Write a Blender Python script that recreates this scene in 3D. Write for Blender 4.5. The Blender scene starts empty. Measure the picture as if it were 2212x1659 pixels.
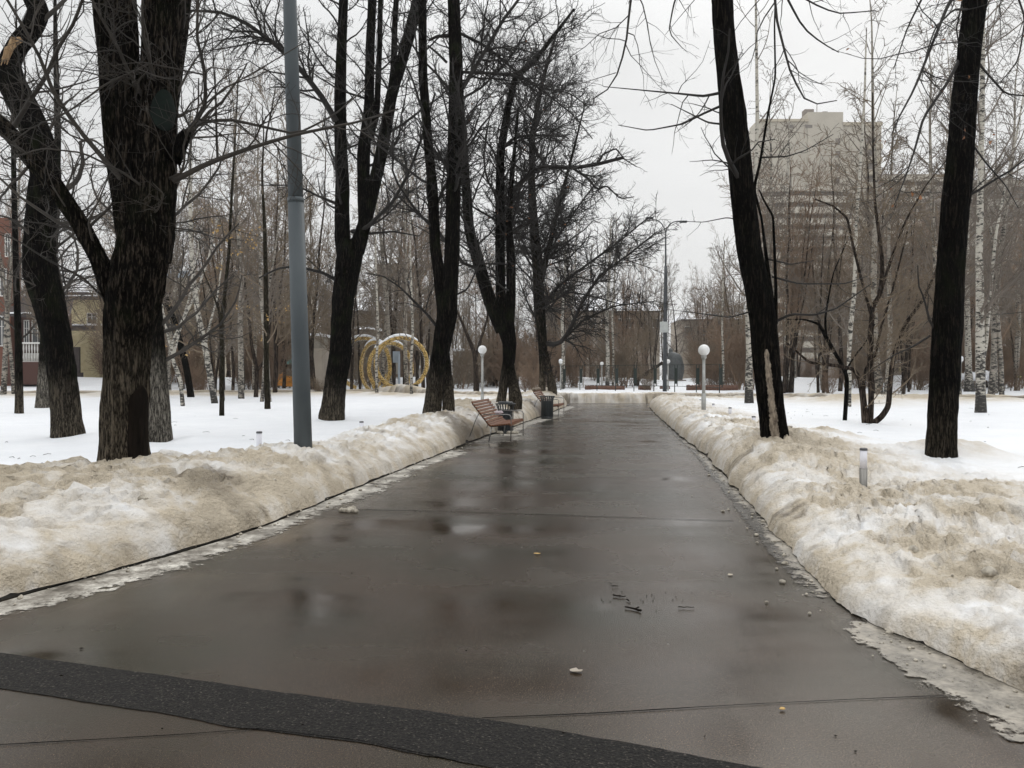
import bpy, math, random
import numpy as np
from mathutils import Vector, Matrix
R = math.radians
sc = bpy.context.scene
C = sc.collection

# ------------------------------------------------------------------ camera, sky, sun, exposure
EYE = 1.6
PITCH = math.atan(25.8/1705)
cd = bpy.data.cameras.new('camera'); cam = bpy.data.objects.new('camera', cd); C.objects.link(cam)
cam.location = (0, 0, EYE); cam.rotation_euler = (R(90)-PITCH, 0, 0)
cd.sensor_width = 36; cd.lens = 1705/2212*36; cd.clip_start = .05; cd.clip_end = 3000
sc.camera = cam
w = bpy.data.worlds.new('World'); sc.world = w; w.use_nodes = True
nt = w.node_tree; N = nt.nodes; L = nt.links
for n in list(N): N.remove(n)
out = N.new('ShaderNodeOutputWorld'); bg = N.new('ShaderNodeBackground'); L.new(bg.outputs[0], out.inputs[0])
sky = N.new('ShaderNodeTexSky'); sky.sky_type = 'NISHITA'; sky.sun_disc = False
sky.sun_elevation = R(38); sky.sun_rotation = R(25); sky.air_density = 1.5; sky.dust_density = 5
hs = N.new('ShaderNodeHueSaturation'); hs.inputs['Saturation'].default_value = .25; hs.inputs['Value'].default_value = .5
L.new(sky.outputs[0], hs.inputs['Color'])
# overcast deck: brighter overhead than at the horizon, with soft cloud structure
tc = N.new('ShaderNodeTexCoord'); sep = N.new('ShaderNodeSeparateXYZ'); L.new(tc.outputs['Generated'], sep.inputs[0])
mr = N.new('ShaderNodeMapRange'); L.new(sep.outputs[2], mr.inputs[0])
mr.inputs[1].default_value = 0.38; mr.inputs[2].default_value = .95; mr.inputs[3].default_value = 8.7; mr.inputs[4].default_value = 19.5
no = N.new('ShaderNodeTexNoise'); no.inputs['Scale'].default_value = 2.2; no.inputs['Detail'].default_value = 5
mp = N.new('ShaderNodeMapping'); mp.inputs['Scale'].default_value = (1, 1, 3.0); L.new(tc.outputs['Generated'], mp.inputs[0]); L.new(mp.outputs[0], no.inputs['Vector'])
mn = N.new('ShaderNodeMapRange'); L.new(no.outputs['Fac'], mn.inputs[0]); mn.inputs[1].default_value = .3; mn.inputs[2].default_value = .7; mn.inputs[3].default_value = .93; mn.inputs[4].default_value = 1.10
mu = N.new('ShaderNodeMath'); mu.operation = 'MULTIPLY'; L.new(mr.outputs[0], mu.inputs[0]); L.new(mn.outputs[0], mu.inputs[1])
cc = N.new('ShaderNodeCombineColor')
for i, k in enumerate((.975, .985, .99)):
    m_ = N.new('ShaderNodeMath'); m_.operation = 'MULTIPLY'; L.new(mu.outputs[0], m_.inputs[0]); m_.inputs[1].default_value = k; L.new(m_.outputs[0], cc.inputs[i])
mx = N.new('ShaderNodeMix'); mx.data_type = 'RGBA'; mx.inputs[0].default_value = .9
L.new(hs.outputs[0], mx.inputs[6]); L.new(cc.outputs[0], mx.inputs[7])
L.new(mx.outputs[2], bg.inputs['Color']); bg.inputs['Strength'].default_value = .1
sd = bpy.data.lights.new('sun', 'SUN'); sd.energy = .5; sd.angle = R(25); sd.color = (1, .96, .9)
so = bpy.data.objects.new('sun', sd); C.objects.link(so)
so.rotation_euler = (R(52), 0, R(180-25))
so.location = (0, 0, 60)
sc.view_settings.view_transform = 'Standard'; sc.view_settings.look = 'None'; sc.view_settings.exposure = 0; sc.view_settings.gamma = 1
sc.cycles.max_bounces = 5; sc.cycles.diffuse_bounces = 3; sc.cycles.glossy_bounces = 3; sc.cycles.transparent_max_bounces = 6
sc.cycles.use_adaptive_sampling = True; sc.cycles.adaptive_threshold = .02

# ------------------------------------------------------------------ pixel -> place (photo measured at 2212 px width)
FD, CX, CY = 1705., 1106., 829.5
cp, sp = math.cos(PITCH), math.sin(PITCH)
def P(x, y, d):
    cx = (x-CX)/FD; cy = (CY-y)/FD
    dy = cp+cy*sp; dz = -sp+cy*cp
    return np.array((cx/dy*d, d, EYE+dz/dy*d))

# ------------------------------------------------------------------ numpy noise
def _h(ix, iy, s):
    n = (ix.astype(np.int64)*374761393+iy.astype(np.int64)*668265263+s*974634777) & 0xffffffff
    n = ((n ^ (n >> 13))*1274126177) & 0xffffffff
    n = (n ^ (n >> 16))
    return n/4294967295.*2*np.pi
def perlin(x, y, s=0):
    x = np.asarray(x, float); y = np.asarray(y, float)
    x0 = np.floor(x); y0 = np.floor(y); fx = x-x0; fy = y-y0
    u = fx*fx*fx*(fx*(fx*6-15)+10); v = fy*fy*fy*(fy*(fy*6-15)+10)
    def g(i, j):
        a = _h(x0+i, y0+j, s); return np.cos(a)*(fx-i)+np.sin(a)*(fy-j)
    a = g(0, 0)*(1-u)+g(1, 0)*u; b = g(0, 1)*(1-u)+g(1, 1)*u
    return (a*(1-v)+b*v)*1.5
def fbm(x, y, s=0, o=4, gain=.5):
    r = 0; a = 1; t = 0
    for i in range(o):
        r = r+a*perlin(x*2**i, y*2**i, s+i*17); t += a; a *= gain
    return r/t
def billow(x, y, s=0, o=3):
    r = 0; a = 1; t = 0
    for i in range(o):
        r = r+a*np.abs(perlin(x*2**i, y*2**i, s+i*31)); t += a; a *= .5
    return r/t
def sstep(a, b, x):
    t = np.clip((x-a)/(b-a), 0, 1); return t*t*(3-2*t)

# ------------------------------------------------------------------ materials
MATS = {}
def mat(name, col=(.5, .5, .5), rough=.7, metal=0, spec=.5):
    m = bpy.data.materials.new(name); m.use_nodes = True
    b = m.node_tree.nodes['Principled BSDF']
    b.inputs['Base Color'].default_value = (*col, 1); b.inputs['Roughness'].default_value = rough
    b.inputs['Metallic'].default_value = metal; b.inputs['Specular IOR Level'].default_value = spec
    MATS[name] = m
    return m, m.node_tree.nodes, m.node_tree.links, b
def tex(N, L, kind='Noise', scale=5, vscale=(1, 1, 1), detail=4, coord='Object', rough=.55):
    t = N.new('ShaderNodeTexCoord'); mp = N.new('ShaderNodeMapping'); mp.inputs['Scale'].default_value = vscale
    L.new(t.outputs[coord], mp.inputs[0]); n = N.new('ShaderNodeTex'+kind); n.inputs['Scale'].default_value = scale
    if 'Detail' in n.inputs: n.inputs['Detail'].default_value = detail
    if 'Roughness' in n.inputs: n.inputs['Roughness'].default_value = rough
    L.new(mp.outputs[0], n.inputs['Vector']); return n
def ramp(N, L, src, stops):
    r = N.new('ShaderNodeValToRGB'); L.new(src, r.inputs[0]); e = r.color_ramp.elements
    while len(e) < len(stops): e.new(.5)
    for i, (p, c) in enumerate(stops):
        e[i].position = p; e[i].color = (*c, 1) if len(c) == 3 else c
    return r
def mixc(N, L, f, a, b, mode='MIX'):
    m = N.new('ShaderNodeMix'); m.data_type = 'RGBA'; m.blend_type = mode
    for i, v in ((0, f), (6, a), (7, b)):
        if hasattr(v, 'links'): L.new(v, m.inputs[i])
        elif i == 0: m.inputs[0].default_value = v
        else: m.inputs[i].default_value = (*v, 1)
    return m.outputs[2]
def bump(N, L, b, h, strength=.5, dist=.02):
    n = N.new('ShaderNodeBump'); n.inputs['Strength'].default_value = strength; n.inputs['Distance'].default_value = dist
    L.new(h, n.inputs['Height']); L.new(n.outputs[0], b.inputs['Normal']); return n
def math_(N, L, op, a, b=None):
    m = N.new('ShaderNodeMath'); m.operation = op
    for i, v in ((0, a), (1, b)):
        if v is None: continue
        if hasattr(v, 'links'): L.new(v, m.inputs[i])
        else: m.inputs[i].default_value = v
    return m.outputs[0]

def noisy(name, c1, c2, rough=.7, scale=6, vs=(1, 1, 1), bs=.3, bd=.01, metal=0, detail=5, spec=.5):
    m, N, L, b = mat(name, c1, rough, metal, spec)
    n = tex(N, L, 'Noise', scale, vs, detail)
    r = ramp(N, L, n.outputs['Fac'], [(.3, c1), (.7, c2)])
    L.new(r.outputs[0], b.inputs['Base Color'])
    if bs: bump(N, L, b, n.outputs['Fac'], bs, bd)
    return m

def bark(name, dark, light, wash=None, washz=.8, ridge=26, moss=0):
    m, N, L, b = mat(name, dark, .9, 0, .05)
    n1 = tex(N, L, 'Noise', ridge*.85, (1, 1, .13), 5, rough=.6)
    n2 = tex(N, L, 'Noise', 2.2, (1, 1, .5), 4)
    n3 = tex(N, L, 'Noise', ridge*1.8, (1, 1, .2), 4, rough=.6)
    fur = lambda n_: math_(N, L, 'ABSOLUTE', math_(N, L, 'SUBTRACT', n_.outputs['Fac'], .5))
    h = math_(N, L, 'ADD', math_(N, L, 'MULTIPLY', fur(n1), 4.6), math_(N, L, 'MULTIPLY', fur(n3), 3.0))
    r = ramp(N, L, h, [(.12, tuple(c*.12 for c in dark)), (.42, dark), (1.0, light)])
    col = mixc(N, L, math_(N, L, 'MULTIPLY', n2.outputs['Fac'], .45), r.outputs[0], tuple(c*.5 for c in dark))
    t = N.new('ShaderNodeTexCoord'); s = N.new('ShaderNodeSeparateXYZ'); L.new(t.outputs['Object'], s.inputs[0])
    if moss:
        nm = tex(N, L, 'Noise', 3.5, (1, 1, .6), 4)
        f = ramp(N, L, nm.outputs['Fac'], [(.52, (0, 0, 0)), (.68, (moss,)*3)])
        col = mixc(N, L, f.outputs[0], col, (.016, .021, .007))
    if wash:
        mr = N.new('ShaderNodeMapRange'); nz = math_(N, L, 'ADD', math_(N, L, 'ADD', s.outputs[2], math_(N, L, 'MULTIPLY', n1.outputs['Fac'], .45)), math_(N, L, 'MULTIPLY', n2.outputs['Fac'], .9))
        L.new(nz, mr.inputs[0]); mr.inputs[1].default_value = washz+1.35; mr.inputs[2].default_value = washz+.45
        wc = ramp(N, L, h, [(.12, tuple(c*.06 for c in wash)), (.40, tuple(c*.4 for c in wash)), (.85, wash)])
        col = mixc(N, L, mr.outputs[0], col, wc.outputs[0])
    L.new(col, b.inputs['Base Color']); bump(N, L, b, h, 1.0, .04)
    return m
bark('bark_lime', (.0075, .006, .0045), (.10, .08, .06), (.21, .175, .13), .75, moss=.3)
bark('bark_lime_washed', (.0025, .0021, .0017), (.036, .029, .022), (.19, .16, .12), .45, moss=.5)
bark('bark_lime_high_wash', (.006, .005, .004), (.06, .049, .037), (.34, .31, .26), 1.05, moss=.5)
bark('bark_wet', (.0022, .0019, .0016), (.034, .027, .020), moss=.1)
bark('bark_wet_washed', (.0022, .0019, .0016), (.034, .027, .020), (.085, .07, .05), .25, moss=.3)
bark('bark_young', (.04, .034, .022), (.13, .11, .078), moss=.5, ridge=40)
bark('bark_far', (.045, .034, .027), (.15, .115, .09), ridge=14)
noisy('twig_dark', (.006, .005, .004), (.017, .0135, .011), .8, 3, bs=0)
noisy('twig_grey', (.012, .010, .008), (.055, .045, .035), .8, 2, bs=0)
noisy('twig_brown', (.115, .085, .056), (.205, .158, .108), .85, 1, bs=0)
noisy('twig_red', (.155, .102, .066), (.25, .172, .115), .85, 1, bs=0)
noisy('twig_birch', (.10, .082, .065), (.18, .15, .122), .85, 1, bs=0)
noisy('torn_wood', (.16, .09, .04), (.38, .26, .14), .8, 30, (1, 1, .1))
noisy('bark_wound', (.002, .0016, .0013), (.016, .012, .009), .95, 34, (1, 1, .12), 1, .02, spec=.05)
noisy('green_paint', (.002, .0045, .0034), (.006, .013, .0095), .7, 9, spec=.15)
noisy('leaf_brown', (.16, .06, .025), (.33, .15, .06), .7, 3, bs=0)
noisy('leaf_yellow', (.42, .26, .08), (.6, .40, .15), .7, 3, bs=0)
# birch bark: white with black marks
def birchbark(name, lowblack, white=(.45, .42, .36)):
    m, N, L, b = mat(name, (.6, .58, .54), .65)
    n = tex(N, L, 'Noise', 5.5, (1, 1, 2.4), 5, rough=.65)
    n2 = tex(N, L, 'Noise', 1.6, (1, 1, .8), 2)
    t = N.new('ShaderNodeTexCoord'); s = N.new('ShaderNodeSeparateXYZ'); L.new(t.outputs['Object'], s.inputs[0])
    zz = N.new('ShaderNodeMapRange'); L.new(s.outputs[2], zz.inputs[0]); zz.inputs[1].default_value = 2.4; zz.inputs[2].default_value = 0; zz.inputs[3].default_value = 0; zz.inputs[4].default_value = lowblack
    f = math_(N, L, 'ADD', math_(N, L, 'ADD', n.outputs['Fac'], math_(N, L, 'MULTIPLY', n2.outputs['Fac'], .25)), zz.outputs[0])
    r = ramp(N, L, f, [(.62, white), (.68, tuple(c*.5 for c in white)), (.725, (.022, .019, .016))])
    L.new(r.outputs[0], b.inputs['Base Color']); bump(N, L, b, n.outputs['Fac'], .4, .015)
birchbark('birch_bark_far', .10, (.30, .27, .225)); birchbark('birch_bark', .10); birchbark('birch_bark_old', .17)

# snow
def snowmat(name):
    m, N, L, b = mat(name, (.85, .87, .9), .55, 0, .3)
    at = N.new('ShaderNodeAttribute'); at.attribute_name = 'stain'; s = N.new('ShaderNodeSeparateColor'); L.new(at.outputs['Color'], s.inputs[0])
    n1 = tex(N, L, 'Noise', 5, (1, 1, 1), 7, rough=.68); n2 = tex(N, L, 'Noise', 34, (1, 1, 1), 4, rough=.7); n3 = tex(N, L, 'Noise', 1.3, (1, 1, 1), 5)
    n4 = tex(N, L, 'Noise', 150, (1, 1, 1), 2)
    f = math_(N, L, 'MULTIPLY', s.outputs[0], math_(N, L, 'ADD', math_(N, L, 'MULTIPLY', n1.outputs['Fac'], 1.5), math_(N, L, 'MULTIPLY', n3.outputs['Fac'], .6)))
    beige = mixc(N, L, n2.outputs['Fac'], (.43, .36, .265), (.68, .60, .475))
    white = mixc(N, L, n3.outputs['Fac'], (.72, .745, .78), (.88, .89, .91))
    cl = N.new('ShaderNodeClamp'); L.new(f, cl.inputs[0])
    col = mixc(N, L, cl.outputs[0], white, beige)
    g = math_(N, L, 'MULTIPLY', s.outputs[1], math_(N, L, 'ADD', n2.outputs['Fac'], .3))
    gr = ramp(N, L, g, [(.12, (0, 0, 0)), (.6, (.85, .85, .85))])
    col = mixc(N, L, gr.outputs[0], col, (.13, .105, .075))
    spk = math_(N, L, 'ADD', n4.outputs['Fac'], math_(N, L, 'MULTIPLY', s.outputs[0], .085))
    sk = ramp(N, L, spk, [(.735, (0, 0, 0)), (.77, (.75, .75, .75))])
    col = mixc(N, L, sk.outputs[0], col, (.10, .075, .05))
    L.new(col, b.inputs['Base Color'])
    n5 = tex(N, L, 'Voronoi', 22, detail=2); hh = math_(N, L, 'ADD', math_(N, L, 'ADD', n1.outputs['Fac'], math_(N, L, 'MULTIPLY', n2.outputs['Fac'], .45)), math_(N, L, 'MULTIPLY', n5.outputs['Distance'], .35))
    bs = math_(N, L, 'ADD', math_(N, L, 'MULTIPLY', s.outputs[0], .9), .12)
    bn = bump(N, L, b, hh, .5, .05); L.new(bs, bn.inputs['Strength'])
    b.inputs['Subsurface Weight'].default_value = 0
snowmat('snow')
noisy('snow_cap', (.80, .82, .86), (.9, .91, .93), .6, 12, bs=.5)
noisy('snow_smear', (.07, .052, .036), (.36, .30, .23), .8, 26, (1, 1, .4), 1, .03)

# wet asphalt
m, N, L, b = mat('asphalt_wet', (.035, .032, .029), .35)
g1 = tex(N, L, 'Noise', 210, detail=2); g2 = tex(N, L, 'Voronoi', 120)
n1 = tex(N, L, 'Noise', .55, detail=5); n2 = tex(N, L, 'Noise', 1.3, (1, .35, 1), 4); n3 = tex(N, L, 'Noise', .8, (.35, 1.3, 1), 3, rough=.5)
hue = ramp(N, L, n1.outputs['Fac'], [(.36, (.054, .035, .023)), (.5, (.044, .034, .024)), (.62, (.034, .033, .022))])
col = mixc(N, L, .35, hue.outputs[0], (.038, .031, .024)); g3 = tex(N, L, 'Noise', 110, detail=2); cr = ramp(N, L, g3.outputs['Fac'], [(.35, (.62, .62, .62)), (.65, (1.35, 1.33, 1.3))]); col = mixc(N, L, 1, col, cr.outputs[0], 'MULTIPLY')
agg_glint = ramp(N, L, g1.outputs['Fac'], [(.32, (.25, .25, .25)), (.5, (1, 1, 1)), (.66, (1.15, 1.13, 1.1)), (.73, (7, 6.6, 5.8))])  # aggregate tone; the brightest stop paints glints of the grain into the colour
col = mixc(N, L, 1, col, agg_glint.outputs[0], 'MULTIPLY')
L.new(col, b.inputs['Base Color'])
rr = N.new('ShaderNodeMapRange'); L.new(math_(N, L, 'ADD', math_(N, L, 'MULTIPLY', n3.outputs['Fac'], .6), math_(N, L, 'MULTIPLY', n2.outputs['Fac'], .4)), rr.inputs[0])
rr.inputs[1].default_value = .38; rr.inputs[2].default_value = .60; rr.inputs[3].default_value = .10; rr.inputs[4].default_value = .33
L.new(rr.outputs[0], b.inputs['Roughness'])
bn = bump(N, L, b, math_(N, L, 'ADD', g1.outputs['Fac'], math_(N, L, 'MULTIPLY', g2.outputs['Distance'], .6)), .1, .003); bw = N.new('ShaderNodeMapRange'); L.new(rr.outputs[0], bw.inputs[0]); bw.inputs[1].default_value = .1; bw.inputs[2].default_value = .34; bw.inputs[3].default_value = .03; bw.inputs[4].default_value = .40; L.new(bw.outputs[0], bn.inputs['Strength'])
b.inputs['Specular IOR Level'].default_value = .38; b.inputs['Specular Tint'].default_value = (1, .93, .84, 1)
# dark patch
m, N, L, b = mat('asphalt_patch', (.014, .013, .012), .7, 0, .25)
g1 = tex(N, L, 'Noise', 85, detail=3); g2 = tex(N, L, 'Voronoi', 60); n1 = tex(N, L, 'Noise', 6, detail=5)
r = ramp(N, L, g1.outputs['Fac'], [(.36, (.003, .003, .003)), (.52, (.014, .0125, .011)), (.64, (.034, .030, .026)), (.71, (.16, .14, .12))])
r2 = ramp(N, L, n1.outputs['Fac'], [(.62, (0, 0, 0)), (.75, (.35, .35, .35))])
L.new(mixc(N, L, r2.outputs[0], r.outputs[0], (.05, .042, .03)), b.inputs['Base Color'])
bump(N, L, b, math_(N, L, 'ADD', g1.outputs['Fac'], g2.outputs['Distance']), 1, .012)
noisy('crack', (.002, .002, .002), (.006, .0055, .005), 1, 60, bs=0, spec=0)
noisy('kerb_granite', (.012, .011, .010), (.075, .068, .058), .6, 14, bs=.8)
# grey-brown slush ice
def slush(name, lo, hi, r0, r1):
    m, N, L, b = mat(name, lo, .4)
    n = tex(N, L, 'Noise', 3.5, (1, 1, 1), 8, rough=.7); n2 = tex(N, L, 'Noise', 30, detail=4, rough=.7)
    f = math_(N, L, 'ADD', math_(N, L, 'MULTIPLY', n.outputs['Fac'], .8), math_(N, L, 'MULTIPLY', n2.outputs['Fac'], .3))
    rp = ramp(N, L, f, [(.42, tuple(c*.35 for c in lo)), (.52, lo), (.68, hi)])
    at = N.new('ShaderNodeAttribute'); at.attribute_name = 'edge'; n6 = tex(N, L, 'Noise', 9, (1, 1, 1), 8, rough=.75)
    e = math_(N, L, 'ADD', at.outputs['Fac'], math_(N, L, 'MULTIPLY', math_(N, L, 'SUBTRACT', n6.outputs['Fac'], .5), 2.6))
    er = ramp(N, L, e, [(.42, (0, 0, 0)), (.62, (1, 1, 1))])
    L.new(rp.outputs[0], b.inputs['Base Color']); L.new(er.outputs[0], b.inputs['Alpha'])
    mr = N.new('ShaderNodeMapRange'); L.new(f, mr.inputs[0]); mr.inputs[1].default_value = .4; mr.inputs[2].default_value = .65; mr.inputs[3].default_value = r0; mr.inputs[4].default_value = r1
    L.new(mr.outputs[0], b.inputs['Roughness']); bump(N, L, b, f, .6, .02)
slush('slush_grey', (.15, .135, .11), (.40, .36, .30), .15, .5)
slush('gutter_wet', (.028, .025, .021), (.060, .054, .045), .10, .35)
slush('slush_white', (.22, .20, .17), (.70, .67, .60), .3, .7)
noisy('clod', (.16, .14, .11), (.60, .55, .46), .8, 25, bs=.6)
noisy('steel', (.20, .19, .175), (.30, .29, .27), .38, 40, (1, 1, .1), .1, metal=.85)
noisy('galv', (.30, .30, .285), (.42, .42, .40), .45, 14, metal=.5, bs=.1)
noisy('pole_paint', (.060, .072, .080), (.095, .11, .118), .55, 3, (1, 1, .3), bs=.08, spec=.3)
noisy('pole_dark', (.035, .04, .045), (.06, .066, .072), .5, 6, bs=.1)
noisy('opal', (.72, .72, .78), (.78, .78, .84), .25, 2, bs=0)
noisy('globe_white', (.74, .74, .73), (.82, .82, .81), .22, 3, bs=0)
noisy('cap_dark', (.05, .05, .055), (.10, .10, .11), .4, 10, bs=0)
noisy('bench_wood', (.085, .026, .007), (.18, .062, .017), .6, 12, (10, .6, 10), .25, .005)
noisy('wire_metal', (.20, .20, .20), (.30, .30, .29), .35, 20, metal=.8, bs=0)
noisy('bin_paint', (.012, .016, .019), (.028, .034, .038), .35, 8, bs=.05)
noisy('fence_green', (.004, .012, .008), (.008, .018, .013), .5, 6, bs=0)
noisy('bronze', (.055, .060, .062), (.10, .108, .108), .5, 5, bs=.3)
noisy('stone', (.16, .14, .12), (.26, .23, .20), .8, 8)
noisy('hedge', (.10, .05, .035), (.20, .11, .075), .9, 25, bs=1, bd=.06)
noisy('brick_red', (.10, .038, .024), (.19, .078, .048), .85, 30, (1, 1, 3), .4)
noisy('brick_dark', (.05, .022, .016), (.09, .038, .028), .85, 30, (1, 1, 3), .4)
noisy('render_yellow', (.50, .43, .25), (.62, .55, .35), .9, 1.5)
noisy('render_beige', (.40, .35, .27), (.50, .45, .36), .9, .6)
noisy('tower_beige', (.42, .385, .325), (.50, .46, .39), .9, .25)
noisy('block_grey', (.20, .175, .15), (.26, .225, .195), .9, .4)
noisy('brown_wall', (.30, .26, .215), (.40, .35, .29), .9, .6)
noisy('grey_wall', (.26, .24, .20), (.36, .33, .28), .9, .6)
noisy('window_hazed', (.16, .14, .125), (.24, .215, .19), .4, .5, bs=0)  # distant windows: haze painted in as a paler colour
noisy('roof_dark', (.04, .03, .03), (.07, .055, .05), .7, 3)
noisy('roof_blue', (.30, .36, .42), (.40, .46, .52), .6, 2)
noisy('paint_white', (.62, .61, .58), (.74, .73, .70), .6, 6, bs=.1)
noisy('glass_dark', (.03, .034, .036), (.10, .105, .11), .12, .8, bs=0)
noisy('glass_lit_green', (.10, .22, .17), (.18, .32, .26), .2, 2, bs=0)  # green light of the shop painted into the pane colour, no emission
noisy('sign_white', (.72, .72, .74), (.78, .78, .8), .4, 2, bs=0)
noisy('ink', (.02, .02, .02), (.03, .03, .03), .5, 2, bs=0)
noisy('orange_plastic', (.80, .30, .04), (.85, .40, .08), .4, 3, bs=0)
noisy('teal_plastic', (.06, .22, .20), (.10, .28, .26), .4, 3, bs=0)
noisy('yellow_green', (.50, .55, .18), (.62, .66, .30), .4, 9, bs=0)
noisy('panel_green', (.05, .10, .05), (.09, .15, .08), .5, 5, bs=0)
noisy('panel_amber', (.42, .29, .10), (.55, .40, .18), .5, 12, bs=0)
noisy('car_blue', (.03, .05, .09), (.05, .075, .12), .2, 3, bs=0)
noisy('rubber', (.012, .012, .012), (.02, .02, .02), .8, 5, bs=0)
noisy('litter_pale', (.40, .33, .35), (.60, .52, .54), .6, 40, bs=.5)
m, N, L, b = mat('tail_red', (.5, .01, .01), .3); b.inputs['Emission Color'].default_value = (1, .05, .04, 1); b.inputs['Emission Strength'].default_value = 3
# gold tinsel
m, N, L, b = mat('gold_tinsel', (.6, .4, .1), .3, .6)
v = tex(N, L, 'Voronoi', 26, detail=0); n = tex(N, L, 'Noise', 9, detail=4)
r = ramp(N, L, v.outputs['Color'], [(.25, (.10, .065, .02)), (.5, (.52, .34, .10)), (.7, (.80, .56, .20)), (.9, (.98, .80, .42))])
L.new(r.outputs[0], b.inputs['Base Color']); bump(N, L, b, v.outputs['Distance'], 1, .05)
M = MATS

# ------------------------------------------------------------------ things
def tag(o, label=None, cat=None, group=None, kind=None):
    if label: o['label'] = label
    if cat: o['category'] = cat
    if group: o['group'] = group
    if kind: o['kind'] = kind
    return o
def empty(name, loc, label=None, cat=None, group=None):
    o = bpy.data.objects.new(name, None); C.objects.link(o); o.location = tuple(float(v) for v in loc); o.empty_display_size = .1
    return tag(o, label, cat, group)
def copy_tree(o, parent=None):
    c = o.copy(); C.objects.link(c); c.parent = parent
    for ch in o.children: copy_tree(ch, c)
    return c
def np_mesh(name, V, Q, smooth=True):
    me = bpy.data.meshes.new(name); V = np.asarray(V, np.float32); Q = np.asarray(Q, np.int32); k = Q.shape[1]
    me.vertices.add(len(V)); me.vertices.foreach_set('co', V.ravel())
    me.loops.add(Q.size); me.loops.foreach_set('vertex_index', Q.ravel())
    me.polygons.add(len(Q)); me.polygons.foreach_set('loop_start', np.arange(0, Q.size, k, dtype=np.int32))
    me.polygons.foreach_set('use_smooth', np.full(len(Q), smooth)); me.update(calc_edges=True); me.validate()
    return me
def link_mesh(name, me, material, parent=None):
    me.materials.append(MATS[material]); o = bpy.data.objects.new(name, me); C.objects.link(o)
    if parent is not None: o.parent = parent
    return o

class MB:
    """collects shapes (world or local coordinates) and links them as one mesh"""
    def __init__(s): s.v = []; s.f = []
    def add(s, vs, fs):
        n = len(s.v); s.v += [tuple(float(c) for c in v) for v in vs]; s.f += [tuple(i+n for i in f) for f in fs]; return s
    def box(s, c, size, rz=0, bev=0):
        x, y, z = [v/2 for v in size]; cs, sn = math.cos(rz), math.sin(rz); vs = []
        if bev:
            b = bev
            for (zz, ins) in ((-z, b), (-z+b, 0), (z-b, 0), (z, b)):
                for (px, py) in ((-x+ins, -y+b), (-x+b, -y+ins), (x-b, -y+ins), (x-ins, -y+b), (x-ins, y-b), (x-b, y-ins), (-x+b, y-ins), (-x+ins, y-b)):
                    vs.append((c[0]+px*cs-py*sn, c[1]+px*sn+py*cs, c[2]+zz))
            fs = [tuple(range(7, -1, -1)), tuple(range(24, 32))]
            for k in range(3):
                for i in range(8):
                    j = (i+1) % 8; fs.append((k*8+i, k*8+j, k*8+8+j, k*8+8+i))
            return s.add(vs, fs)
        for dz in (-z, z):
            for px, py in ((-x, -y), (x, -y), (x, y), (-x, y)):
                vs.append((c[0]+px*cs-py*sn, c[1]+px*sn+py*cs, c[2]+dz))
        return s.add(vs, [(3, 2, 1, 0), (4, 5, 6, 7), (0, 1, 5, 4), (1, 2, 6, 5), (2, 3, 7, 6), (3, 0, 4, 7)])
    def tube(s, pts, r, n=8, cap=True):
        pts = [Vector(p) for p in pts]; rs = r if isinstance(r, (list, tuple)) else [r]*len(pts)
        vs = []; fs = []; up = None
        for i, p in enumerate(pts):
            t = (pts[min(i+1, len(pts)-1)]-pts[max(i-1, 0)]).normalized()
            if up is None: up = t.orthogonal().normalized()
            up = (up-t*up.dot(t)).normalized(); bi = t.cross(up)
            for k in range(n):
                a = 2*math.pi*k/n; vs.append(p+(up*math.cos(a)+bi*math.sin(a))*rs[i])
        for i in range(len(pts)-1):
            for k in range(n):
                j = (k+1) % n; fs.append((i*n+k, i*n+j, (i+1)*n+j, (i+1)*n+k))
        if cap: fs.append(tuple(range(n-1, -1, -1))); fs.append(tuple((len(pts)-1)*n+k for k in range(n)))
        return s.add(vs, fs)
    def lathe(s, prof, c, n=20, sx=1, sy=1):
        vs = []; fs = []
        for r, z in prof:
            for k in range(n):
                a = 2*math.pi*k/n; vs.append((c[0]+max(r, 1e-4)*math.cos(a)*sx, c[1]+max(r, 1e-4)*math.sin(a)*sy, c[2]+z))
        for i in range(len(prof)-1):
            for k in range(n):
                j = (k+1) % n; fs.append((i*n+k, i*n+j, (i+1)*n+j, (i+1)*n+k))
        fs.append(tuple(range(n-1, -1, -1))); fs.append(tuple((len(prof)-1)*n+k for k in range(n)))
        return s.add(vs, fs)
    def ball(s, c, r, n=14, sz=1, top=1.):
        prof = []
        for i in range(n+1):
            a = -math.pi/2+math.pi*i/n*top; prof.append((r*math.cos(a), r*sz*math.sin(a)))
        return s.lathe(prof, c, n*2)
    def poly(s, pts):
        return s.add(pts, [tuple(range(len(pts)))])
    def build(s, name, material, parent=None, smooth=False, off=None):
        me = bpy.data.meshes.new(name); off = parent.location if (off is None and parent is not None) else off
        if parent is not None and parent.parent is not None and off is parent.location: off = parent.location
        vs = s.v if off is None else [(v[0]-off[0], v[1]-off[1], v[2]-off[2]) for v in s.v]
        me.from_pydata(vs, [], s.f); me.update()
        if smooth: me.polygons.foreach_set('use_smooth', [True]*len(me.polygons))
        return link_mesh(name, me, material, parent)

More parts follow.
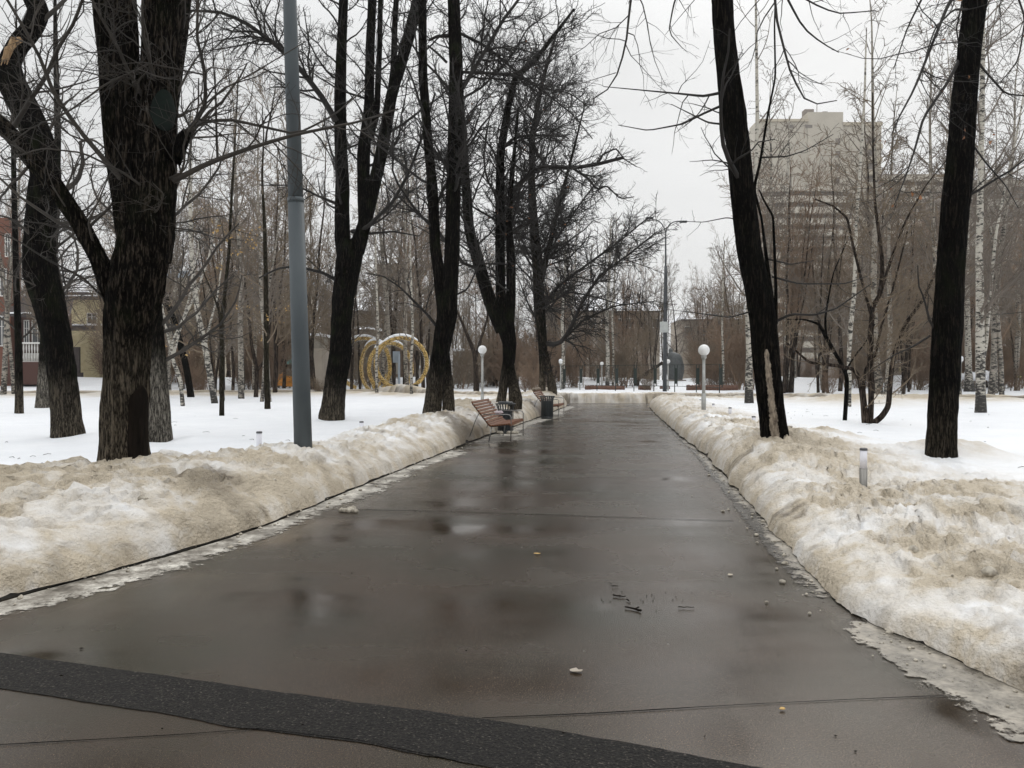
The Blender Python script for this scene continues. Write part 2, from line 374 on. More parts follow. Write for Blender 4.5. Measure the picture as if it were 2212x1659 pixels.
# ------------------------------------------------------------------ ground: kerbs and snow height
KLy = [0, 3, 5.6, 6.6, 8.04, 10.5, 14.2, 18.7, 21, 28.5, 36, 39.5, 60]; KLx = [-5.2, -4.35, -3.63, -3.14, -2.66, -2.3, -1.68, -.9, -.43, 1.02, 2.35, 3.0, 3.0]
KRy = [0, 2, 3, 4.07, 4.82, 5.39, 9.1, 14.9, 19.9, 28.5, 35, 39.5, 60]; KRx = [3.5, 3.2, 2.9, 2.62, 2.39, 2.32, 2.91, 3.75, 4.3, 5.35, 6.2, 6.9, 6.9]
_gy = np.arange(0, 60, .25)
def _sm(a):
    k = np.ones(5)/5; p = np.pad(a, 2, mode='edge'); return np.convolve(p, k, 'valid')
_kl = _sm(np.interp(_gy, KLy, KLx)); _kr = _sm(np.interp(_gy, KRy, KRx))
def kerbL(y): return np.interp(y, _gy, _kl)
def kerbR(y): return np.interp(y, _gy, _kr)
def Yc1(x): return np.interp(x, [-60, -25, -9, -1, 3, 9, 18, 30, 60], [44, 46, 49, 43, 40.8, 40.8, 38, 34, 30])
def Yc0(x): return Yc1(x)-2.6
MOUNDS = [(4.42, 13.05, .22, .75, 1.1), (4.25, 11.9, .05, 1.5, 1.25), (3.9, 10.6, .06, 1.1, 1.1), (5.0, 8.3, .05, 1.0, 1.0), (-8.2, 15.6, .10, .7, .0), (-5.9, 14.8, .10, .6, 0), (-5.1, 22.0, .08, .8, 0), (6.75, 12.15, .10, .8, 0), (5.9, 14.6, .16, .6, .9), (-1.55, 22.2, .22, .8, 1.6), (1.3, 36.2, .30, 1.2, 1.3), (3.9, 6.6, .12, .7, .9),
          (6.7, 12.0, .14, .9, .7), (-.75, 26.5, .12, .8, 1.2), (5.0, 7.6, .10, .8, .6), (-6.9, 47.6, .35, 2.2, .6), (13.5, 31.5, .40, 2.2, 1.2), (17, 33, .25, 2.0, 1.2), (3.3, 4.9, .08, .6, .6), (4.16, 9.2, -.20, .8, 0), (4.6, 6.2, .14, .8, .9), (-4.4, 9.3, .12, .6, .3)]
def Hall(x, y):
    x = np.asarray(x, float); y = np.asarray(y, float)
    y0 = Yc0(x); y1 = Yc1(x)
    side = np.where(x > (kerbL(y)+kerbR(y))/2, 1., -1.)
    a = np.maximum(kerbL(y)-x, x-kerbR(y))
    beyond = y > (y0+y1)/2
    k = .5; b_ = y0-y
    near = -np.log(np.exp(-np.clip(a, -8, 12)/k)+np.exp(-np.clip(b_, -8, 12)/k))*k
    near = np.where(np.minimum(a, b_) > 11, np.minimum(a, b_), near)
    q = np.where(beyond, y-y1, near)
    qj = q+.07*perlin(x*.9, y*.9, 5)*np.clip(q*4, 0, 1)
    AL = np.interp(y, [0, 5, 8.2, 9, 11.4, 14, 17.6, 22, 27, 36], [.70, .70, .64, .60, .50, .52, .62, .68, .60, .62]); cL = np.interp(y, [0, 5.6, 8.2, 9.5, 11.4, 40], [1.9, 1.8, 1.7, 1.15, .8, .75])
    AR = np.interp(y, [0, 6, 9, 13, 20, 36], [.28, .31, .37, .47, .48, .50]); cR = np.interp(y, [0, 6, 12, 40], [1.1, .85, .45, .5])
    A = np.where(beyond, .50, np.where(side > 0, AR, AL)); c = np.where(beyond, .5, np.where(side > 0, cR, cL))
    nearcross = (~beyond) & (b_ < a)
    A = np.where(nearcross, .46, A); c = np.where(nearcross, .8, c)
    w_ = np.where(beyond, 2.4, np.where(side > 0, 2.3, np.interp(y, [0, 9, 12, 40], [1.1, .9, .8, 1.3]))); w_ = np.where(nearcross, 2.0, w_)
    F = .31-.14*sstep(30, 62, y)
    r = np.clip(qj/c, 0, 1)
    rise = (1-(1-r)**2.4)**.62
    m = np.where(qj > c, np.exp(-((qj-c)/w_)**2), 1.)
    z = np.where(qj < c, .06+(A-.06)*rise, F+(A-F)*m)
    g = np.clip(q/.35, 0, 1)
    z = z+g*m*(.095*fbm(x*.85, y*.85, 1, 4)+.075*(billow(x*2.3, y*2.3, 9)-.28)+.03*(billow(x*7, y*7, 19)-.28)+.014*fbm(x*21, y*21, 4, 2))
    z = z+g*(1-m)*(.055*fbm(x*.5, y*.5, 3, 3)-.035*np.clip(.16-billow(x*1.6, y*1.1, 33, 1), 0, 1)*4*(fbm(x*.25, y*.25, 35, 2) > .02)*(y < 30))
    md = np.zeros_like(z)
    for (mx_, my_, mh, ms, dirt) in MOUNDS:
        e = np.exp(-((x-mx_)**2+(y-my_)**2)/(2*(ms*.6)**2)); z = z+g*mh*e*(1+.3*fbm(x*3, y*3, 8, 3)); md = np.maximum(md, e*dirt)
    rg = np.exp(-((y-82-4*fbm(x*.03, y*0, 401, 2))/7)**2)*(.85+.7*fbm(x*.10, y*.05, 402, 3)); z = z+beyond*np.clip(rg, 0, 2)
    z = np.where(q <= 0, -.15, z)
    # stain
    big = fbm(x*.55, y*.55, 40, 4); fine = fbm(x*2.1, y*2.1, 44, 4)
    fade = np.where(side > 0, np.exp(-(np.maximum(q-1.0, 0)/np.interp(y, [0, 6, 14, 30], [2.6, 2.2, 1.1, .8]))**2), np.exp(-(np.maximum(q-np.interp(y, [0, 9, 12], [2.6, 1.9, 1.0]), 0)/.35)**2))
    fade = np.where(beyond, np.exp(-(np.maximum(q-1.8, 0)/2.4)**2), fade); fade = np.where(nearcross, np.exp(-(np.maximum(q-1.2, 0)/1.6)**2), fade)
    base = np.interp(y, [0, 8, 14, 26, 40], [.72, .66, .56, .56, .75]); base = np.where(beyond, .85, base)
    d = fade*np.clip(base+.75*big+.55*fine, 0.04, 1.25); d = np.maximum(d, md*(1+.5*fine))
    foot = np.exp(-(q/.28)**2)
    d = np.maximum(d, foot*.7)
    gr = fade*np.clip(.95*fbm(x*1.6, y*1.6, 70, 4)+.35*fbm(x*6, y*6, 77, 2)-.22, 0, 1)*1.5
    gr = gr+np.where(side < 0, 1, .3)*fade*np.exp(-((q-.55)/.35)**2)*np.clip(fbm(x*.9, y*.9, 91, 3)+.12, 0, 1)*1.1*(y < 30)
    # shade of a hollow in the bank face behind the bench, painted as grit
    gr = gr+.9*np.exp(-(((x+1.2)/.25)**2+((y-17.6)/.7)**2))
    gr = gr+foot*.35*(fine > -.1)
    gr = np.where(beyond & (q < .5), gr+.45, gr)
    return z, d, np.clip(gr, 0, 1), m*(q > 0)
def H(x, y): return float(Hall(np.array([x]), np.array([y]))[0][0])
def gd(x, y, lo=4., hi=140.):
    """distance at which the pixel's ray meets the snow"""
    ds = lo*(hi/lo)**(np.linspace(0, 1, 1500)); p = [P(x, y, 1.)]
    X = (p[0][0])*ds; Z = EYE+(p[0][2]-EYE)*ds
    hz = Hall(X, ds)[0]; k = np.argmax(Z < hz)
    return float(ds[k]) if Z[k] < hz[k] else hi

rows = [1.6]
while rows[-1] < 62: rows.append(rows[-1]*1.0068)
while rows[-1] < 115: rows.append(rows[-1]*1.011)
while rows[-1] < 420: rows.append(rows[-1]*1.05)
rows = np.array(rows)
tt = list(np.arange(0, 3.2, .026))
while tt[-1] < 420: tt.append(tt[-1]+(min(.7, .03*1.045**(len(tt)-123)) if tt[-1] < 75 else 14))
tt = np.array(tt)
def snow_mesh(name, X, Y, label):
    z, d, gr, m = Hall(X, Y)
    nr, ncol = X.shape; sgn = np.sign(X[0, 1]-X[0, 0]); col0 = np.abs(X-X[:, :1])
    if name != 'm':
        u = col0+z; near = sstep(.0, .45, col0)*(Y < 40)
        dx = np.gradient(col0, axis=1); dz = np.gradient(z, axis=1)/np.maximum(dx, 1e-4); dz = np.clip(dz, -3, 6); nl = np.sqrt(1+dz*dz); nx, nz_ = -dz/nl, 1/nl
        big = (billow(u*1.5+3, Y*1.0, 201, 2)-.30)*.12; mid = (billow(u*5.2, Y*4.2, 203, 4)-.30)*.075*(.5+.9*(fbm(u*.8, Y*.8, 204, 2)+.4)); chunk = (sstep(.02, .05, fbm(u*7, Y*6, 251, 4, .65))*.024+sstep(.05, .075, fbm(u*14, Y*13, 253, 3, .6))*.013)*sstep(-.15, .1, fbm(u*.9, Y*.7, 255, 2)); ledge = sstep(.0, .05, fbm(u*2.6, Y*1.5, 207, 4, .6))*.055+sstep(.03, .07, fbm(u*5.6, Y*3.3, 208, 4, .6))*.028; small = (billow(u*17, Y*15, 205, 3)-.3)*.026*(fbm(u*1.2, Y*1.2, 206, 2) > -.1)
        fadey = np.interp(Y, [0, 14, 30, 40], [1, 1, .75, .5]); dsp = m*(big+mid+ledge+small+chunk)*near*fadey
        dsp = dsp+(1-m)*np.exp(-col0/6)*.02*(billow(u*3, Y*3, 209, 3)-.3)*(sgn > 0)
        dsp = dsp*.85; X = X+sgn*nx*dsp; z = z+nz_*dsp
        hang = (.10+.07*fbm(Y[:, :1]*1.1, Y[:, :1]*0+2.2, 211+int(sgn), 6, .65)*1.6)*np.exp(-col0/.16)*(Y < 38); X = X-sgn*np.clip(hang, .0, .16); z = z-np.clip((hang-.05)*4, 0, .065)*(col0 < .02)
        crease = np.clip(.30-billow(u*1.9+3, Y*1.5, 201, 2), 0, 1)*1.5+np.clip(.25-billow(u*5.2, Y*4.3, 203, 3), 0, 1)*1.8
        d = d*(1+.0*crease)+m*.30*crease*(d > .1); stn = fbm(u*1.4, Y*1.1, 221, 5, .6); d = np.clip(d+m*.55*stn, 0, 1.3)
        gr = np.clip(gr+m*np.clip(fbm(u*3.2, Y*2.6, 231, 5, .65)-.16, 0, 1)*1.3*np.interp(Y, [0, 20, 30], [1, .6, .3]), 0, 1)
    else:
        Y = Y+m*.45*(billow(X*1.6, z*5+Y*1.2, 301, 3)-.33); z = z+m*.06*(billow(X*4, Y*4, 303, 3)-.3); gr = gr*(.35+.6*np.clip(fbm(X*.8, z*4, 305, 3)+.3, 0, 1)); d = d*(.75+.5*fbm(X*1.2, Y, 306, 3))
    if name == 'l' or name == 'r': d = d+.12*m*(chunk > .01); gr = np.clip(gr+.25*m*(sstep(.0, .04, mid)-.5)*(gr > .1), 0, 1)
    V = np.stack([X, Y, z], -1).reshape(-1, 3)
    i = np.arange(nr-1)[:, None]*ncol+np.arange(ncol-1)[None]
    Q = np.stack([i, i+1, i+ncol+1, i+ncol], -1).reshape(-1, 4)
    if (X[0, 1]-X[0, 0]) < 0: Q = Q[:, ::-1]
    mc = m.reshape(-1)[Q].mean(1); zc = z.reshape(-1)[Q].max(1)
    keep = zc > -.1
    for nm, sel, lb in (('snow_bank', keep & (mc > .35), label[0]), ('snow_field', keep & (mc <= .35), label[1])):
        q = Q[sel]
        if not len(q): continue
        u, inv = np.unique(q, return_inverse=True)
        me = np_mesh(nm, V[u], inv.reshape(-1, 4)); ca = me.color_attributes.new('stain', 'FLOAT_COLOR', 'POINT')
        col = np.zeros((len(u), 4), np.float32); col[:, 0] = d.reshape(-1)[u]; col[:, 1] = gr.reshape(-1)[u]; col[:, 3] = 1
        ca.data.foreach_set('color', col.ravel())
        o = link_mesh(nm, me, 'snow'); tag(o, lb, nm.replace('_', ' '), None, 'structure')
YY = np.repeat(rows[:, None], len(tt), 1)
snow_mesh('l', kerbL(YY)-tt[None]-.005, YY, ('tall dirty snow bank ploughed up along the left kerb of the path', 'smooth white snow lawn left of the path'))
snow_mesh('r', kerbR(YY)+tt[None]+.005, YY, ('lumpy dirty snow bank along the right kerb of the path', 'smooth white snow lawn right of the path'))
ymid = rows[rows > 38]; s_ = np.linspace(0, 1, 90)
YM = np.repeat(ymid[:, None], 90, 1); XM = kerbL(YM)-.005+s_[None]*(kerbR(YM)-kerbL(YM)+.01)
snow_mesh('m', XM, YM, ('low grey and beige snow bank closing the far end of the path', 'white snow ground beyond the far end of the path'))

# asphalt sheet
me = bpy.data.meshes.new('path')
xs = np.linspace(-9, 12, 3); me.from_pydata([(-40, -4, 0), (60, -4, 0), (60, 52, 0), (-40, 52, 0)], [], [(0, 1, 2, 3)])
tag(link_mesh('path', me, 'asphalt_wet'), 'wet brown-grey asphalt footpath running away between snow banks', 'path', None, 'structure')
def strip(name, left, right, z, material, label, kind='structure', seed=0, jag=.0, step=.03, jl=1, edges=lambda t: np.clip(np.minimum(t, 1-t)*4, 0, 1)):
    """thin sheet between two polylines of ground points, with ragged edges"""
    def rs(pl):
        pl = np.array(pl, float); s = np.r_[0, np.cumsum(np.linalg.norm(np.diff(pl, axis=0), axis=1))]; return pl, s
    a, sa = rs(left); b, sb = rs(right); n = max(3, int(max(sa[-1], sb[-1])/step))
    u = np.linspace(0, 1, n)
    A = np.stack([np.interp(u*sa[-1], sa, a[:, i]) for i in (0, 1)], 1); B = np.stack([np.interp(u*sb[-1], sb, b[:, i]) for i in (0, 1)], 1)
    d = B-A; d /= np.linalg.norm(d, axis=1)[:, None]+1e-9
    l = u*sa[-1]
    if material.startswith(('slush', 'gutter')):
        m_ = 9; tt_ = np.linspace(0, 1, m_); V = np.zeros((n, m_, 3)); V[:, :, :2] = A[:, None]*(1-tt_)[None, :, None]+B[:, None]*tt_[None, :, None]; V[:, :, 2] = z
        i = np.arange(n-1)[:, None]*m_+np.arange(m_-1)[None]; Q = np.stack([i, i+1, i+m_+1, i+m_], -1).reshape(-1, 4)
        me = np_mesh(name, V.reshape(-1, 3), Q); ed = edges(tt_)[None]*np.clip(np.minimum(u, 1-u)*12, 0, 1)[:, None]*(1+.8*fbm(l*.7, l*0+.5, seed, 4)[:, None]); at = me.attributes.new('edge', 'FLOAT', 'POINT'); at.data.foreach_set('value', ed.astype(np.float32).ravel())
        o = link_mesh(name, me, material); tag(o, label, name.replace('_', ' '), None, kind)
        if o.data.polygons[0].normal.z < 0: o.data.flip_normals()
        return o
    A = A-d*(jag*jl*(fbm(l*2.2, l*0+3.3, seed, 5, .65)))[:, None]; B = B+d*(jag*(fbm(l*2.2, l*0+7.7, seed+5, 5, .65)))[:, None]
    V = np.zeros((n*2, 3)); V[0::2, :2] = A; V[1::2, :2] = B; V[:, 2] = z
    i = np.arange(n-1)*2; Q = np.stack([i, i+1, i+3, i+2], 1)
    me = np_mesh(name, V, Q); o = link_mesh(name, me, material); tag(o, label, name.replace('_', ' '), None, kind)
    if o.data.polygons[0].normal.z < 0: o.data.flip_normals()
    return o
def Gd(x, y, z=0.):
    p = P(x, y, 1.); d = (z-EYE)/(p[2]-EYE); return (p[0]*d, d)
# dark resurfaced trench across the foreground
strip('asphalt_patch', [Gd(-500, 1330), Gd(0, 1411), Gd(300, 1453), Gd(600, 1496), Gd(1041, 1553), Gd(1350, 1606), Gd(1640, 1659), Gd(2000, 1730)],
      [Gd(-500, 1396), Gd(0, 1488), Gd(300, 1535), Gd(516, 1572), Gd(800, 1610), Gd(1060, 1659), Gd(1400, 1730), Gd(1700, 1800)], .004, 'asphalt_patch', 'dark coarse asphalt trench patch crossing the foreground', seed=2, jag=.022, step=.008)
def crack(pts, wd, label, seed):
    p = np.array([Gd(*q) for q in pts]); off = np.array([0, wd]); strip('asphalt_crack', p-off/2, p+off/2, .0055, 'crack', label, seed=seed, jag=wd*.7, step=.012)
crack([(1041, 1553), (1300, 1542), (1600, 1524), (1850, 1512), (2055, 1504)], .007, 'dark asphalt joint line in the right foreground', 1)
crack([(-200, 1615), (0, 1611), (200, 1600), (400, 1588), (560, 1576)], .006, 'dark joint line in the lower left corner', 2)
crack([(560, 1576), (780, 1602), (960, 1640), (1040, 1665)], .004, 'fine joint line under the dark patch', 3)
crack([(730, 1100), (900, 1104), (1100, 1110), (1300, 1117), (1585, 1126)], .014, 'thin transverse joint across the middle of the path', 4)
# kerbs
def kerb(fn, sgn, y0, y1, label):
    ys = np.arange(y0, y1, .1); V = []; F = []
    for i, y in enumerate(ys):
        x = float(fn(y)); V += [(x-sgn*.05, y, -.01), (x-sgn*.05, y, .038), (x-sgn*.035, y, .048), (x+sgn*.12, y, .048), (x+sgn*.12, y, -.01)]
        if i:
            for k in range(4): F.append((i*5-5+k, i*5-4+k, i*5+1+k, i*5+k))
    mb = MB(); mb.add(V, F); o = mb.build('kerb', 'kerb_granite'); tag(o, label, 'kerb', None, 'structure')
kerb(kerbL, -1, 1, 38.2, 'dark wet kerb along the foot of the left snow bank'); kerb(kerbR, 1, 1, 38.2, 'dark wet kerb along the foot of the right snow bank')
# slush sheets: left edge, right gutter
yl = np.r_[np.arange(2, 17, .3)]
strip('slush_strip', [(float(kerbL(y))+.10, y) for y in yl], [(float(kerbL(y))+.62+.10*math.sin(y*1.3), y) for y in yl], .0035, 'slush_white', 'thin white slush strip along the left kerb', seed=11, edges=lambda t: np.clip((1-t)*1.5, 0, 1))
yl = np.r_[np.arange(17, 38, .4)]
strip('slush_strip', [(float(kerbL(y))+.10, y) for y in yl], [(float(kerbL(y))+.70+.9*math.exp(-((y-18.6)/2.0)**2)+.5*math.exp(-((y-28.5)/2)**2), y) for y in yl], .0035, 'slush_white', 'wide patch of trodden slush under the benches', seed=12, edges=lambda t: np.clip((1-t)*1.6, 0, 1))
gut = [Gd(1408, 885), Gd(1440, 925), Gd(1500, 985), Gd(1580, 1100), Gd(1700, 1260), Gd(1840, 1370), Gd(2055, 1500), Gd(2140, 1566), Gd(2300, 1590)]
gr_ = [(float(kerbR(g[1]))-.09, g[1]) for g in gut]; gr_[-1] = (3.0, 2.6); gr_[-2] = (2.8, 3.3)
strip('gutter_ice', gut[:6], gr_[:6], .0035, 'gutter_wet', 'dark wet concrete gutter strip along the right kerb', seed=13, edges=lambda t: np.clip(t*2.5, 0, 1))
strip('gutter_ice', [Gd(1790, 1350), Gd(1890, 1440), Gd(2020, 1515), Gd(2100, 1590), Gd(2280, 1620)], [(2.40, 5.25), (2.36, 4.85), (2.48, 4.25), (2.75, 3.4), (3.0, 2.6)], .0065, 'slush_grey', 'pale dirty ice in the gutter at the lower right', seed=15, edges=lambda t: np.clip(t*2.2, 0, 1))
strip('gutter_ice', [(float(kerbR(y))-.34, y) for y in np.arange(5, 20, .3)], [(float(kerbR(y))-.07, y) for y in np.arange(5, 20, .3)], .006, 'slush_grey', 'broken ice rim at the foot of the right snow bank', seed=17, edges=lambda t: np.clip(t*1.1-.1, 0, 1))
# clods fallen from the banks
mb = MB(); rnd = random.Random(5)
for k in range(900):
    y = 3+rnd.random()**1.7*26; left = rnd.random() < .55; off = abs(rnd.gauss(0, .20))+.02
    x = float(kerbL(y))+off if left else float(kerbR(y))-off
    big_ = rnd.random() < .35
    if big_: off2 = .2+rnd.random()*1.5; x = float(kerbL(y))-off2 if left else float(kerbR(y))+off2
    r = (.012+.045*rnd.random()**2) if big_ else .005+.022*rnd.random()**3
    z = max(0.008, H(x, y)) if (x < kerbL(y) or x > kerbR(y)) else .01
    n = 6; prof = [(r*(.5+.3*rnd.random()), -r*.4), (r*(.9+.3*rnd.random()), 0), (r*(.7+.3*rnd.random()), r*.45), (r*.25, r*.75)]
    mb.lathe(prof, (x, y, z), n, .7+.6*rnd.random(), .7+.6*rnd.random())
tag(mb.build('snow_clods', 'clod', smooth=True), 'small clods of dirty snow fallen along both kerbs', 'snow clods', None, 'stuff')

# ------------------------------------------------------------------ tree machinery
def resample(pts, K):
    pts = np.asarray(pts, float); s = np.r_[0, np.cumsum(np.linalg.norm(np.diff(pts[:, :3], axis=0), axis=1))]; s /= s[-1]
    # smooth (Catmull-like) by cubic on dense linear
    u = np.linspace(0, 1, K*4); d = np.stack([np.interp(u, s, pts[:, i]) for i in range(pts.shape[1])], 1)
    k = max(3, int(K*4/len(pts)*.55) | 1); ker = np.hanning(k+2)[1:-1]; ker /= ker.sum()
    e = np.pad(d, ((k//2, k//2), (0, 0)), mode='reflect', reflect_type='odd'); f = np.stack([np.convolve(e[:, i], ker, 'valid') for i in range(d.shape[1])], 1)
    u2 = np.linspace(0, 1, K); return np.stack([np.interp(u2, u, f[:, i]) for i in range(d.shape[1])], 1)
def tubes(pts, rad, S):
    """pts (N,K,3) rad (N,K) -> V,Q"""
    n, K, _ = pts.shape
    t = np.gradient(pts, axis=1); t /= np.linalg.norm(t, axis=2, keepdims=True)+1e-9
    main = t.mean(1); ref = np.where(np.abs(main[:, 2:3]) > .75, np.array([[1., .13, 0]]), np.array([[0, .1, 1.]]))
    u = np.cross(t, ref[:, None, :]); u /= np.linalg.norm(u, axis=2, keepdims=True)+1e-9
    v = np.cross(t, u)
    a = np.arange(S)*2*np.pi/S
    V = pts[:, :, None, :]+rad[:, :, None, None]*(u[:, :, None, :]*np.cos(a)[None, None, :, None]+v[:, :, None, :]*np.sin(a)[None, None, :, None])
    V = V.reshape(-1, 3)
    b = (np.arange(n)[:, None, None]*K+np.arange(K-1)[None, :, None])*S
    i = np.arange(S)[None, None]; j = (i+1) % S
    Q = np.stack([b+i, b+j, b+S+j, b+S+i], -1).reshape(-1, 4)
    return V, Q
class TM:
    def __init__(s): s.V = []; s.Q = []; s.n = 0
    def add(s, V, Q): s.V.append(V); s.Q.append(Q+s.n); s.n += len(V)
    def build(s, name, material, parent, off=(0, 0, 0)):
        V = np.concatenate(s.V)-np.array(off)[None]; Q = np.concatenate(s.Q)
        return link_mesh(name, np_mesh(name, V, Q), material, parent)
def spawn(rng, pts, rad, dens, tmin, ang, lr, rr, K, wig, trop, lmax=9, lmin=.15, up=0., tpow=1., rmin=.0025, tmax=1.):
    n, k, _ = pts.shape
    seg = np.linalg.norm(np.diff(pts, axis=1), axis=2); ln = seg.sum(1)
    cnt = rng.poisson(np.clip(ln*dens*(1-tmin), 0, 400)); idx = np.repeat(np.arange(n), cnt); m = len(idx)
    if m == 0: return np.zeros((0, K, 3)), np.zeros((0, K))
    t = tmin+(tmax-tmin)*rng.random(m)**tpow; f = t*(k-1); i = np.minimum(f.astype(int), k-2); f = f-i
    p = pts[idx, i]*(1-f)[:, None]+pts[idx, i+1]*f[:, None]; r0 = rad[idx, i]*(1-f)+rad[idx, i+1]*f
    tan = pts[idx, i+1]-pts[idx, i]; tan /= np.linalg.norm(tan, axis=1, keepdims=True)+1e-9
    q = rng.normal(size=(m, 3)); q[:, 2] += up; q -= tan*(q*tan).sum(1)[:, None]; q /= np.linalg.norm(q, axis=1, keepdims=True)+1e-9
    a = np.radians(rng.uniform(*ang, m))[:, None]; d = tan*np.cos(a)+q*np.sin(a)
    L_ = np.clip(ln[idx]*lr*(1.15-.75*t)*rng.uniform(.55, 1.25, m), lmin, lmax)
    r = np.clip(np.minimum(r0*rr, L_*.016+.002), rmin, None)
    out_ = np.zeros((m, K, 3)); out_[:, 0] = p
    for s in range(1, K):
        d = d+rng.normal(0, wig, (m, 3)); d[:, 2] += trop*(1+s*.15); d /= np.linalg.norm(d, axis=1, keepdims=True)
        out_[:, s] = out_[:, s-1]+d*(L_/(K-1))[:, None]
    tap = np.linspace(1, .3, K)[None]
    return out_, np.maximum(r[:, None]*tap, rmin*.6)
def stem_tube(tm, pl, S=20, step=.07, rough=.06, flare=True, seed=0):
    """pl: rows x,y,z,r"""
    pl = np.asarray(pl, float); Ln = np.linalg.norm(np.diff(pl[:, :3], axis=0), axis=1).sum(); K = max(8, int(Ln/step))
    q = resample(pl, K); pts = q[None, :, :3]; rad = q[None, :, 3].copy()
    V, Q = tubes(pts, rad, S); V = V.reshape(K, S, 3); c = q[:, None, :3]; dv = V-c
    a = np.arange(S)*2*np.pi/S; z = np.linspace(0, Ln, K)
    A_, Z_ = np.meshgrid(a, z)
    nz = .955+rough*(fbm(np.cos(A_)*1.6+seed, np.sin(A_)*1.6+Z_*.55+seed*3, seed, 3)*1.3+.5*fbm(np.cos(A_)*5+seed, np.sin(A_)*5+Z_*1.3, seed+5, 2))
    if flare: nz = nz*(1+.05*np.exp(-((Z_-.35)/.25)**2)*(1+1.2*np.sin(A_*3+seed)))
    if S >= 60:
        rn = billow(A_/(2*np.pi)*(S*.22), Z_*1.5+fbm(A_*1.5, Z_*.8, seed, 2)*.6, seed+8, 3); nz = nz+(np.clip(rn, 0, .6)-.28)*(.20 if S >= 100 else .15)
    V = c+dv*nz[:, :, None]
    tm.add(V.reshape(-1, 3), Q); return q
def crown_from(tm, rng, stems, cfg, limbs=()):
    """stems: list of (K,4) arrays carrying the first order; limbs: traced branches"""
    K0 = 28; P0 = []; R0 = []
    for q in stems:
        q = resample(q, K0); P0.append(q[:, :3]); R0.append(q[:, 3])
    P0 = np.array(P0); R0 = np.array(R0)
    l1, r1 = spawn(rng, P0, R0, *cfg[0]['a'], **cfg[0].get('k', {}))
    if len(limbs):
        K1 = cfg[0]['a'][5]; lp = []; lr_ = []
        for q in limbs:
            q = resample(q, 16); V, Q = tubes(q[None, :, :3], q[None, :, 3], 7); tm.add(V, Q)
            qq = resample(q, K1); lp.append(qq[:, :3]); lr_.append(qq[:, 3])
    if len(l1): tm.add(*tubes(l1, r1, cfg[0].get('S', 5)))
    if len(limbs):
        l1 = np.concatenate([l1, np.array(lp)]); r1 = np.concatenate([r1, np.array(lr_)])
    lv = (l1, r1)
    for c in cfg[1:]:
        lv = spawn(rng, lv[0], lv[1], *c['a'], **c.get('k', {}))
        if not len(lv[0]): break
        tm.add(*tubes(lv[0], lv[1], c.get('S', 3)))
    return lv
def leaves_on(name, lv, n, size, material, parent, off, rng, zmax=99):
    if not len(lv[0]): return
    tips = lv[0].reshape(-1, 3); tips = tips[tips[:, 2] < zmax]
    if not len(tips): return
    sel = tips[rng.integers(0, len(tips), n)]
    V = []; Q = []
    for i, p in enumerate(sel):
        s = size*rng.uniform(.5, 1.2); a = rng.normal(size=3); a /= np.linalg.norm(a); b = np.cross(a, rng.normal(size=3)); b /= np.linalg.norm(b); c = np.cross(a, b)*.25*s
        p = p-np.array([0, 0, s*.6]); V += [p-a*s*.6, p+b*s*.35+c, p+a*s*.7, p-b*s*.35+c]; Q.append([i*4, i*4+1, i*4+2, i*4+3])
    link_mesh(name, np_mesh(name, np.array(V)-np.array(off), np.array(Q), False), material, parent)

def PX(pl, d, dd=0):
    """photo polyline (x, y, width) at distance d -> rows x,y,z,r ; dd = drift in distance along it"""
    n = len(pl); o = []
    for i, (x, y, wd) in enumerate(pl):
        di = d+dd*i/max(1, n-1); p = P(x, y, di); o.append((*p, wd/2/FD*di))
    return np.array(o)
